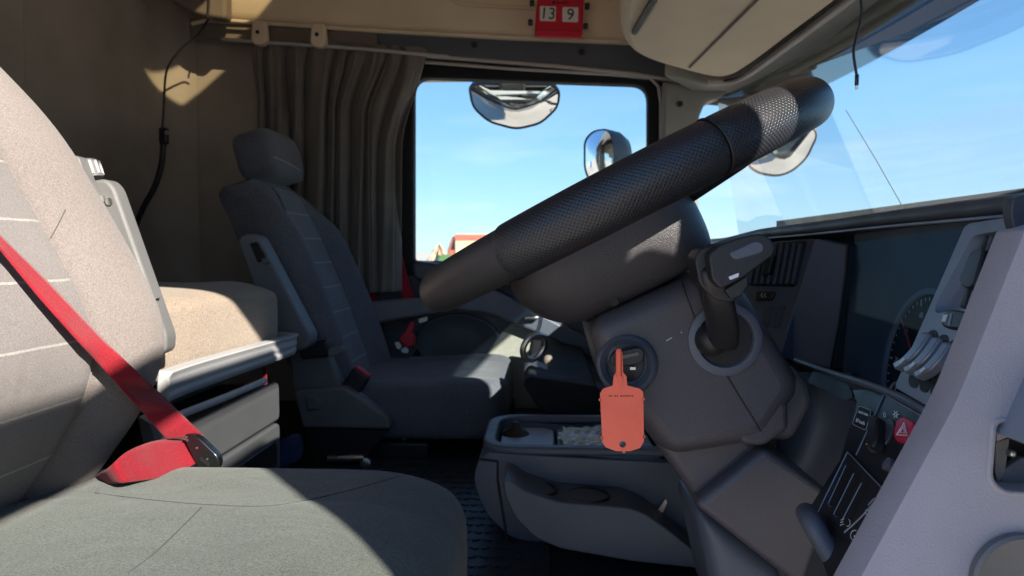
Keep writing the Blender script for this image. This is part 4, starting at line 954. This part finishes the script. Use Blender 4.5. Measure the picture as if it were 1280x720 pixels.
# speedometer on the face
sc0 = fa.at(1137, 458, -.010); ex = (fa.at(1182, 460, -.010) - sc0); ex = Vector((0, -1, 0)); ex = (ex - fa.n * ex.dot(fa.n)).normalized(); ez = fa.n.cross(ex).normalized()
if ez.z < 0: ez = -ez
RS = .075
def dial(r, deg, off=0): a = R(deg); return sc0 + ex*r*math.cos(a) + ez*r*math.sin(a) + fa.n*off
b = MB(); b.disc(sc0, fa.n, RS*.93, RS, .004, 56); spd = b.build('speedometer', M['silver'], db)
b = MB(); b.disc(sc0, fa.n, 0, RS*.93, .0008, 48); b.build('dial_face', M['ink'], spd)
for k in range(36):
    a = 215 - k * 250 / 35; b = MB(); r0 = RS * (.80 if k % 5 == 0 else .845)
    d0, d1 = dial(r0, a, .0012), dial(RS*.89, a, .0012); tt = (d1 - d0).normalized().cross(fa.n) * (.0009 if k % 5 == 0 else .0005)
    b.prism([d0 + tt, d0 - tt, d1 - tt, d1 + tt], fa.n*.0003); b.build('tick', M['print'], spd, smooth=False)
for k in range(8):
    a = 215 - k * 5 * 250 / 35; text('dial_number', str(k * 20), M['print'], spd, dial(RS*.68, a, .0012), ex, ez, .0075, .0001)
nb = MB(); d0, d1 = dial(RS*.20, 140, .003), dial(RS*.86, 140, .003); tt = (d1 - d0).normalized().cross(fa.n)
nb.prism([d0 + tt*.0018, d0 - tt*.0018, d1 - tt*.0006, d1 + tt*.0006], fa.n*.001); nb.build('needle', M['hazard'], spd)
b = MB(); b.disc(dial(0, 0, .002), fa.n, 0, .008, .004, 20); b.build('needle_hub', M['black'], spd)
text('dial_unit', 'km/h', M['print'], spd, dial(RS*.32, 235, .0012), ex, ez, .008, .0001)
b = MB(); b.tube([fa.at(1112 + 10*math.cos(t), 489 - 13*math.sin(t), -.008) for t in [math.pi*k/14 for k in range(15)]], .0014, 6); b.build('small_gauge_ring', M['lightgrey'], db)
# switch panel
sp = Plane(P(1206, 283, .60), P(1120, 482, .60), P(1268, 270, .52))
S = lambda x, y, o=0: sp.at(x, y, o)
b = MB(); b.prism([S(x, y) for x, y in rpoly([(1205, 284), (1212, 279), (1300, 265), (1300, 560), (1170, 514), (1118, 484)], [4, 3, 3, 3, 6, 4])], sp.n * -.03); swp = b.build('switch_panel', M['silver'], db, bevel=.0025, seg=3)
cutb = MB(); cutb.prism([S(x, y, .02) for x, y in rpoly([(1216, 294), (1262, 286), (1300, 284), (1300, 378), (1222, 384), (1168, 392), (1170, 380)], [8, 4, 4, 4, 12, 12, 6])], sp.n * -.029); cut(swp, cutb)
b = MB(); b.prism([S(x, y, -.0083) for x, y in [(1222, 290), (1310, 280), (1310, 386), (1191, 386)]], sp.n * -.006); b.build('vent_floor', M['ink'], swp)
for k in range(7):
    b = MB(); xo = k * 9.5; b.prism([S(x + xo, y, -.001) for x, y in ((1225, 294), (1230, 293), (1201, 382), (1196, 383))], sp.n * -.008); b.build('vent_slat', M['dash'], swp, bevel=.0012)
b = MB(); b.prism([S(x, y, .005) for x, y in rpoly([(1221, 318), (1227, 313), (1238, 314), (1226, 358), (1218, 364), (1209, 360), (1207, 350)], 4)], sp.n * -.012); b.build('vent_thumb', M['black'], swp, bevel=.003, seg=3)
b = MB(); b.prism([S(x, y, .003) for x, y in rpoly([(1184, 393), (1192, 388), (1214, 391), (1208, 414), (1188, 412), (1180, 408)], 5)], sp.n * -.008); rk = b.build('rocker_switch', M['black'], swp, bevel=.002)
b = MB(); b.prism([S(x, y, .0036) for x, y in ((1185, 396), (1190, 395), (1187, 404), (1183, 404))], sp.n * -.001); b.build('white_print', M['print'], rk)
b = MB(); b.prism([S(x, y, .0036) for x, y in ((1194, 394), (1196, 394), (1193, 409), (1191, 409))], sp.n * -.001); b.build('groove', M['silver'], rk)
for i, (dx, dy) in enumerate(((0, 0), (13.5, 5.5), (27, 12))):
    b = MB(); b.prism([S(x + dx, y + dy, .0006) for x, y in rpoly([(1162, 414), (1170, 412), (1173, 420), (1146, 486), (1138, 484), (1136, 474)], 4)], sp.n * -.004); b.build('lever_slot', M['ink'], swp)
    c1 = cat_rom([S(x + dx, y + dy, o) for x, y, o in ((1167, 419, .004), (1160, 440, .007), (1148, 457, .009), (1133, 467, .010))], 5)
    c2 = cat_rom([S(x + dx, y + dy, o) for x, y, o in ((1159, 417, .004), (1151, 437, .007), (1141, 452, .009), (1130, 460, .010))], 5)
    bm_ = MB(); loops = [[a, c, c - sp.n*.008, a - sp.n*.008] for a, c in zip(c1, c2)]; bm_.loft(loops); lv = bm_.build('switch_lever', M['silver_key'], swp, bevel=.0014, seg=3)
    b = MB(); b.prism([S(x + dx, y + dy, .0103) for x, y in rpoly([(1140, 458), (1146, 453), (1147, 456), (1141, 461)], 1)], sp.n * -.0004); b.build('white_print', M['print'], lv)
# lower black panel
lp = Plane(P(1002, 452, .86), P(1164, 518, .53), P(1012, 640, .62))
Lq = lambda x, y, o=0: lp.at(x, y, o)
b = MB(); b.prism([Lq(x, y) for x, y in rpoly([(1004, 470), (1062, 488), (1100, 486), (1180, 524), (1130, 760), (1050, 760), (1006, 644), (1050, 575), (1072, 500)], 4)], lp.n * -.02); lwp = b.build('lower_panel', M['black'], db, bevel=.003)
b = MB(); b.tube(cat_rom([Lq(x, y, .003) for x, y in ((998, 452), (1030, 464), (1080, 480), (1097, 486), (1130, 499), (1166, 519))], 4), .0035, 8); b.build('panel_lip', M['dash_blue'], db)
b = MB(); b.prism([Lq(x, y, .0012) for x, y in rpoly([(1018, 464), (1062, 482), (1068, 496), (1060, 502), (1010, 478)], 4)], lp.n * -.002); b.build('lip_recess', M['ink'], lwp)
b = MB(); b.prism([Lq(x, y, .0022) for x, y in rpoly([(1108, 494), (1162, 526), (1138, 612), (1124, 600), (1073, 572)], 3)], lp.n * -.003); lpn = b.build('light_panel', M['black'], lwp, bevel=.0008)
b = MB(); b.tube([Lq(x, y, .0028) for x, y in ((1162, 526), (1109, 495), (1074, 571))], .0007, 5); b.build('panel_edge', M['silver'], lpn)
b = MB(); b.prism([Lq(x, y, .0022) for x, y in rpoly([(1063, 566), (1112, 618), (1088, 700), (1026, 642)], 3)], lp.n * -.003); gp = b.build('grille_panel', M['black'], lwp, bevel=.0008)
b = MB(); b.tube([Lq(x, y, .0026) for x, y in ((1026, 642), (1063, 567), (1112, 618))], .0006, 5); b.build('panel_edge', M['silver'], gp)
for i, (x0, y0, x1, y1) in enumerate(((1061, 584, 1039, 632), (1071, 594, 1046, 645), (1081, 606, 1056, 654))):
    b = MB(); b.prism([Lq(x, y, .0026) for x, y in rpoly([(x0, y0), (x0 + 8, y0 + 3), (x1 + 8, y1 + 4), (x1, y1)], 2)], lp.n * -.001); b.build('groove', M['ink'], gp)
    b = MB(); b.tube([Lq(x, y, .0028) for x, y in ((x0, y0), (x1, y1), (x1 + 3, y1 + 4))], .00045, 4); b.build('groove_edge', M['silver'], gp)
# stalk-like levers on the grille panel and printed icons
for pts in (((1090, 634), (1098, 626), (1102, 628)), ((1060, 668), (1078, 652), (1098, 630), (1103, 620)), ((1068, 690), (1085, 676), (1103, 645), (1108, 634))):
    b = MB(); b.tube(cat_rom([Lq(x, y, .003) for x, y in pts], 5), .0007, 5); b.build('lever_edge', M['silver'], gp)
b = MB()
b.tube([Lq(1064 + 3.4*math.cos(t), 656 + 4.4*math.sin(t), .003) for t in [math.pi*k/10 - 1.2 for k in range(11)]], .00026, 4)
for k in range(3): b.tube([Lq(1059.5 - k*.6, 651 + k*3.4, .003), Lq(1055.5 - k*.6, 652.5 + k*3.4, .003)], .00026, 4)
b.build('lamp_icon', M['print'], gp)
b = MB(); b.tube([Lq(1073 + 5*math.cos(t), 672 + 6.5*math.sin(t), .003) for t in [2*math.pi*k/16 for k in range(14)]], .0003, 4); b.disc(Lq(1073, 673, .003), lp.n, 0, .0008, .0003, 10); b.build('dial_icon', M['print'], gp)
b = MB(); b.tube([Lq(1088.5 + 2*math.cos(t), 643 + 3.2*math.sin(t), .003) for t in [2*math.pi*k/14 for k in range(14)]], .0004, 4, closed=True); b.build('zero_icon', M['print'], gp)
# light switch knob, symbols
kc = Lq(1106, 547, .002)
b = MB(); b.disc(kc, lp.n, .0, .0155, .002, 32); kb = b.build('light_switch', M['dash'], lpn, bevel=.0006)
b = MB(); b.prism([Lq(x, y, .012) for x, y in rpoly([(1101, 530), (1108, 526), (1113, 532), (1112, 560), (1106, 570), (1099, 566)], 4)], lp.n * -.010); b.build('grip', M['black'], kb, bevel=.002, seg=3)
xa = Lq(1120, 524) - Lq(1108, 520); ya = Lq(1110, 500) - Lq(1110, 530)
text('symbol', '0', M['print'], lpn, Lq(1110, 521.5, .0030), xa, ya, .0095, .0001, slant=True)
def sunicon(cx, cy2, r):
    b = MB(); b.tube([Lq(cx + r*.45*math.cos(t), cy2 + r*.55*math.sin(t), .003) for t in [2*math.pi*k/12 for k in range(12)]], .0004, 4, closed=True)
    for k in range(6):
        t = math.pi*k/3; b.tube([Lq(cx + r*.7*math.cos(t), cy2 + r*.85*math.sin(t), .003), Lq(cx + r*1.1*math.cos(t), cy2 + r*1.3*math.sin(t), .003)], .0004, 4)
    b.build('lamp_symbol', M['print'], lpn)
sunicon(1091.5, 557.5, 4.2); sunicon(1124, 520.5, 3.6)
b = MB(); b.lathe(Lq(1120, 586, .002), lp.n, [(.005, 0), (.005, .006), (.003, .007)], 16); b.build('dimmer_knob', M['dash_blue'], lpn)
# hazard button
b = MB(); b.prism([Lq(x, y, .006) for x, y in rpoly([(1129, 530), (1138, 525), (1152, 533), (1144, 560), (1128, 556), (1125, 548)], 4)], lp.n * -.007); hz = b.build('hazard_button', M['hazard'], lpn, bevel=.0014, seg=3)
b = MB(); b.tube([Lq(x, y, .0065) for x, y in ((1140, 534), (1144, 550), (1131, 549))], .0006, 4, closed=True); b.tube([Lq(x, y, .0065) for x, y in ((1139.5, 539), (1141, 547), (1135, 546))], .0004, 4, closed=True); b.build('triangle_symbol', M['print'], hz)
# speed plate
b = MB(); b.prism([Lq(x, y, .0012) for x, y in rpoly([(1075, 508), (1091, 514), (1084, 539), (1067, 531)], 3)], lp.n * -.0015); pt2 = b.build('speed_plate', M['ink'], lwp)
b = MB(); b.tube([Lq(x, y, .0013) for x, y in rpoly([(1075, 508), (1091, 514), (1084, 539), (1067, 531)], 3)], .0003, 4, closed=True); b.build('plate_border', M['lightgrey'], pt2)
xa = Lq(1090, 521) - Lq(1073, 514.5); ya = Lq(1081, 511) - Lq(1076, 534)
text('plate_text', 'LIMITED SPEED', M['print'], pt2, Lq(1081, 518, .0016), xa, ya, .0033, .0001, slant=True)
text('plate_text', '89 km/h', M['print'], pt2, Lq(1077.5, 528.5, .0016), xa, ya, .0060, .0001, slant=True)
# centre vent panel
cv = Plane(P(1018, 297, .99), P(975, 445, .97), P(912, 305, 1.14)); Cq = lambda x, y, o=0: cv.at(x, y, o)
b = MB(); b.prism([Cq(x, y) for x, y in rpoly([(905, 308), (1019, 297), (975, 446), (930, 440)], 3)], cv.n * -.03); cvp = b.build('centre_panel', M['dash_blue'], db, bevel=.003)
b = MB(); b.prism([Cq(x, y, .0008) for x, y in rpoly([(940, 306), (1009, 301), (994, 359), (935, 357)], 3)], cv.n * -.001); b.build('vent_floor', M['ink'], cvp)
for k in range(8):
    x = 948 + k * 7.8; b = MB(); b.prism([Cq(a, c, .008) for a, c in ((x, 306), (x + 4.2, 305.6), (x - 6, 357), (x - 10, 357))], cv.n * -.008); b.build('vent_slat', M['dash'], cvp, bevel=.0015)
b = MB(); b.prism([Cq(x, y, .012) for x, y in rpoly([(963, 324), (974, 321), (968, 346), (958, 347)], 3)], cv.n * -.01); b.build('vent_thumb', M['black'], cvp, bevel=.002)
b = MB(); b.prism([Cq(x, y, .004) for x, y in rpoly([(948, 365), (971, 365), (966, 376), (946, 377)], 2)], cv.n * -.005); cb2 = b.build('push_button', M['gloss'], cvp, bevel=.001)
b = MB()
for dx in (0, 4): b.tube([Cq(x + dx, y, .0045) for x, y in ((956, 367.5), (954, 370.5), (957, 373))], .0004, 4)
b.build('arrow_symbol', M['print'], cb2)
for x in (958, 972):
    b = MB(); b.prism([Cq(a, c, .002) for a, c in rpoly([(x, 382), (x + 10, 382), (x + 2, 410), (x - 6, 408)], 2)], cv.n * -.003); b.build('blank_switch', M['dash'], cvp, bevel=.001)
b = MB(); b.prism([Vector((.40, .50, z)) for z in (0,)] * 0 + [Vector((x, .52, z)) for x, z in rpoly([(.47, .0), (.66, .0), (.66, -.55), (.40, -.50), (.43, -.16)], .01)], Vector((0, .76, 0))); b.build('carcass', M['black'], db)
gh = MB(); gh.tube(cat_rom([P(x, y, d) for x, y, d in ((1007, 640, .60), (1014, 652, .57), (1028, 676, .56), (1046, 706, .55), (1062, 745, .54))], 6), [.005] + [.0085] * 23 + [.0085], 14)
gh.build('grab_handle', M['dash_blue'], db)

# ------------------------------------------------------------------ end panel by the door
ep = thing('door_end_panel', 'pale lavender grey end panel of the dash with latch recess', 'panel', P(1200, 560, .42))
ED = .42
b = MB(); b.prism(*pr([(1282, 286), (1300, 284), (1420, 250), (1420, 860), (1000, 860), (1076, 722), (1197, 500)], ED, .026, [6, 2, 2, 2, 2, 4, 30])); epo = b.build('panel_face', M['pillar'], ep, bevel=.007, seg=4)
cutb = MB(); cutb.prism([P(x, y, ED) - Vector((0, .03, 0)) for x, y in rpoly([(1246, 528), (1330, 528), (1330, 618), (1256, 614), (1240, 600)], [10, 6, 6, 10, 12])], Vector((0, .062, 0))); cut(epo, cutb)
inr = rpoly([(1246, 528), (1330, 528), (1330, 618), (1256, 614), (1240, 600)], [10, 6, 6, 10, 12]); oo = rpoly([(1240, 522), (1336, 522), (1336, 624), (1252, 620), (1233, 603)], [12, 8, 8, 12, 14])
b = MB(); b.frame([P(x, y, ED - .001) for x, y in oo], [P(x, y, ED - .001) for x, y in inr], Vector((0, .004, 0))); b.build('recess_rim', M['pillar'], ep, bevel=.0012)
b = MB(); b.prism(*pr([(1236, 518), (1340, 518), (1340, 628), (1236, 628)], ED + .034, .006, 2)); b.build('recess_back', M['ink'], ep)
b = MB(); b.prism(*pr([(1246, 530), (1300, 530), (1300, 548), (1262, 546), (1246, 552)], ED + .014, .01, 2)); b.build('latch_plate', M['pillar'], ep, bevel=.001)
b = MB(); b.disc(P(1267, 537, ED + .013), (0, -1, 0), 0, .0027, .002, 18); b.build('latch_hole', M['ink'], ep)
b = MB(); b.prism(*pr([(1245, 552), (1262, 548), (1256, 590), (1248, 604), (1244, 590)], ED + .016, .008, 3)); b.build('latch_arm', M['grey'], ep, bevel=.001)
b = MB(); b.prism(*pr([(1254, 588), (1278, 572), (1310, 580), (1310, 612), (1250, 608)], ED + .018, .006, 3)); b.build('latch_pawl', M['dash_blue'], ep, bevel=.001)
b = MB(); b.lathe(P(1262, 566, ED + .016), (0, -1, 0), [(.0022, 0), (.0022, .003), (.001, .004)], 14); b.build('latch_pin', M['metal'], ep)
rc = MB(); rc.lathe(P(1272, 724, ED - .001), (0, -1, 0), [(.0275, 0), (.0275, .004), (.0255, .0055), (.0235, .004), (.0001, .003)], 44); rc.build('round_cap', M['grey'], ep)

# ------------------------------------------------------------------ mirrors outside the cab
km = thing('kerb_mirror', 'half round kerb mirror hanging above the side window', 'mirror', P(640, 110, 2.55))
def mirror(name, root, pix, d, nrm, bulge, depth, house, r=8):
    # convex glass filling an outline that stands in a real plane through the point at distance d
    cx = sum(p[0] for p in pix) / len(pix); cyy = sum(p[1] for p in pix) / len(pix); c = P(cx, cyy, d); nrm = Vector(nrm).normalized()
    pln = Plane(c, c + nrm.orthogonal(), c + nrm.cross(nrm.orthogonal()))
    pts = [pln.at(x, y) for x, y in rpoly(pix, r, 6)]; c = sum(pts, Vector()) / len(pts); n = pln.n
    g = MB(); rings = []
    for k in range(9):
        f = 1 - k / 8 * .98; rings.append([c + (p - c) * f + n * bulge * (1 - f * f) for p in pts])
    g.loft(rings, cap=False); g.face([v for v in g.bm.verts][-len(pts):]); gl = g.build('mirror_glass', M['mirror'], root); gl.data.set_sharp_from_angle(angle=R(89))
    g = MB(); rings = [[c + (p - c) * 1.0 + n * .001 for p in pts], [c + (p - c) * 1.045 + n * .003 for p in pts], [c + (p - c) * 1.06 - n * .008 for p in pts], [c + (p - c) * 1.0 - n * depth * .55 for p in pts], [c + (p - c) * .8 - n * depth * .9 for p in pts], [c + (p - c) * .45 - n * depth for p in pts]]
    g.loft(rings, cap=False); g.face([v for v in g.bm.verts][-len(pts):]); g.build('housing', house, root)
    return c, n
mirror('kerb', km, [(588, 110), (600, 106), (690, 107), (698, 116), (696, 134), (675, 154), (645, 161), (612, 152), (592, 134)], 2.55, (.05, -.72, -.70), .035, .07, M['black'], 10)
b = MB(); b.box(P(641, 101, 2.46), (.085, .16, .05)); b.build('bracket', M['black'], km, bevel=.01)
mm = thing('main_mirror', 'tall black exterior mirror beyond the side window reflecting sand', 'mirror', P(760, 190, 2.75))
mirror('main', mm, [(731, 176), (742, 164), (760, 162), (766, 178), (768, 206), (764, 250), (744, 240), (731, 212)], 2.72, (-.66, -.74, -.06), .03, .15, M['black'], 10)
b = MB(); b.tube([P(790, 250, 2.66), P(812, 300, 2.5), P(826, 330, 2.42)], .018, 10); b.build('arm', M['black'], mm)
fm2 = thing('front_mirror', 'rounded front mirror outside the windscreen reflecting pale sand', 'mirror', P(980, 190, 2.4))
mirror('front', fm2, [(934, 205), (955, 178), (1000, 160), (1018, 162), (1020, 172), (1008, 198), (990, 214), (972, 220), (948, 216)], 2.4, (-.30, -.60, -.74), .03, .05, M['grey'], 10)
b = MB(); b.tube([P(978, 165, 2.44), P(965, 120, 2.42), P(900, 128, 2.36), P(878, 126, 2.34)], .012, 8); b.build('arm', M['black'], fm2)
b = MB(); b.lathe(P(938, 126, 2.37), (0, -1, 0), [(.02, 0), (.02, .04)], 14); b.build('arm_joint', M['black'], fm2)

# the driver's door swung open beside the camera, its mirror and the near pillar: all outside the
# picture, but they stand between the sun and the seat
dd = thing('driver_door', 'dark driver door swung wide open beside the doorway', 'door', (.45, .2, -1.0))
b = MB(); b.box((.45, -.29, -.53), (.07, .98, .98)); b.build('lower_panel', M['dash'], dd, bevel=.02)
b = MB(); b.box((.45, -.32, DOOR_TOP - .035), (.03, 1.04, .07)); b.build('top_frame', M['rubber'], dd, bevel=.01)
b = MB(); b.box((.45, .175, .125), (.05, .15, .33)); b.build('front_post', M['rubber'], dd, bevel=.01)
b = MB(); b.box((.45, -.81, .24), (.05, .06, .60)); b.build('rear_post', M['rubber'], dd, bevel=.01)
b = MB(); b.box((.45, -.30, .24), (.004, .95, .60)); b.build('window_glass', M['glass'], dd)
dm = thing('driver_mirror', 'tall dark exterior mirror on the open driver door', 'mirror', (.52, 0, .1))
b = MB(); b.super((.50, MIR_Y, .20), (.04, MIR_W, .285), .3, .3); b.build('housing', M['black'], dm)
ap = MB(); ap.prism([Vector((x, .24, z)) for x, z in [(.462, -.10), (.58, -.10), (.58, .62), (.462, .62)]], Vector((0, .08, 0))); tag(ap.build('windscreen_pillar', M['dash'], bevel=.015), 'dark near windscreen pillar beside the open driver doorway', 'pillar')

ap = MB(); ap.prism([Vector((.56, .30, -.1)), Vector((.66, .30, -.1)), Vector((.66, .30, .6)), Vector((.56, .30, .6))], Vector((0, .10, 0))); tag(ap.build('pillar_sun_block', M['olive'], bevel=.012), 'unseen block added at the near windscreen pillar against the sun', 'sun block')  # unseen, added to widen the pillar and keep sun off the console
sb2 = thing('added_sun_blind', 'added unseen sun blind placed to shade the passenger seat', 'sun blind', (.60, .62, .45))  # unseen, added to block sun from the passenger cushion's near side
b = MB(); b.box((.61, .605, .375), (.004, .41, .27)); b.build('blind_cloth', M['webbing'], sb2)
b = MB(); b.tube([Vector((.61, .40, .24)), Vector((.61, .81, .24))], .006, 8); b.build('pull_bar', M['black'], sb2)

# ------------------------------------------------------------------ yard outside
def far(px, py, d): return P(px, py, d)
lr = thing('parked_lorry', 'red and tan lorry parked far away beyond the side window', 'lorry', Vector((-5.2, 48, -2)))
b = MB(); b.box((-3.6, 48, .1), (4.4, 2.4, 2.2)); b.build('cargo_box', M['tan'], lr, bevel=.05)
b = MB(); b.box((-3.6, 46.78, .95), (4.4, .06, .35)); b.build('red_stripe', M['red_paint'], lr)
b = MB(); b.prism([Vector((x, 46.9, z)) for x, z in [(-6.3, -1.1), (-6.3, .1), (-6.0, 1.0), (-5.0, 1.05), (-5.0, -1.1)]], Vector((0, 2.2, 0))); b.build('cab', M['red_paint'], lr, bevel=.08)
b = MB(); b.prism([Vector((x, 46.88, z)) for x, z in [(-6.1, .15), (-5.92, .8), (-5.3, .8), (-5.3, .15)]], Vector((0, .05, 0))); b.build('cab_window', M['gloss'], lr)
for x in (-5.6, -2.9, -2.1):
    b = MB(); b.lathe(Vector((x, 46.9, -1.5)), (0, 1, 0), [(.25, -.05), (.48, 0), (.5, .05), (.5, .25), (.25, .3)], 20); b.build('wheel', M['tyre'], lr)
b = MB(); b.box((-4.3, 48, -1.1), (5.6, 2.0, .2)); b.build('chassis', M['tyre'], lr)
def heap(name, lab, cx, cyy, rx, ry, h, m):
    b = MB()
    def fn(a, c):
        t = a * 2 * math.pi; r = c; rr_ = 1 + .18 * math.sin(3*t + cx) + .1 * math.sin(7*t)
        return Vector((cx + rx*r*rr_*math.cos(t), cyy + ry*r*rr_*math.sin(t), -2.02 + h * (1 - r) ** .8 * (1 + .15*math.sin(9*t + 5*r))))
    b.grid(fn, 40, 14); return tag(b.build(name, m), lab, 'sand heap')
heap('sand_heap', 'low tan sand heap far outside left of the lorry', -7.6, 52, 1.6, 2.5, 2.35, M['tan'])
heap('sand_heap', 'tan sand heap on the yard behind the lorry', -2.0, 66, 9, 6, 2.6, M['tan'])
gs = MB(); gs.prism([Vector((x, 43.9, z)) for x, z in [(-6.5, -2), (-6.5, -.35), (-6.2, -.15), (-5.85, -.15), (-5.6, -.35), (-5.6, -2)]], Vector((0, 1, 0))); tag(gs.build('green_skip', M['green'], bevel=.04), 'small green skip standing near the far lorry', 'skip')
for x, y, m, lab in ((-21, 10.5, 'blue_paint', 'blue cargo container on the sand seen in the mirror'), (-24, 15, 'white_paint', 'white cargo container on the sand behind the blue one')):
    ct = thing('cargo_container', lab, 'container', Vector((x, y, -2)), None)
    b = MB(); b.box((x, y, -.7), (6, 2.4, 2.6)); b.build('body', M[m], ct, bevel=.03)
    for k in range(20):
        for sy in (-1.22, 1.22):
            pass
    b = MB()
    for k in range(24): b.box((x - 2.85 + k*.248, y - 1.215, -.7), (.12, .04, 2.4))
    tag(b.build('side_ribs', M[m], ct, smooth=False), kind='stuff')
    b = MB(); b.box((x + 3.02, y, -.7), (.06, 2.2, 2.4)); b.build('door', M[m], ct)
heap('sand_heap', 'wide sand heap along the yard behind the cab', -34, 22, 8, 12, 3.0, M['tan'])
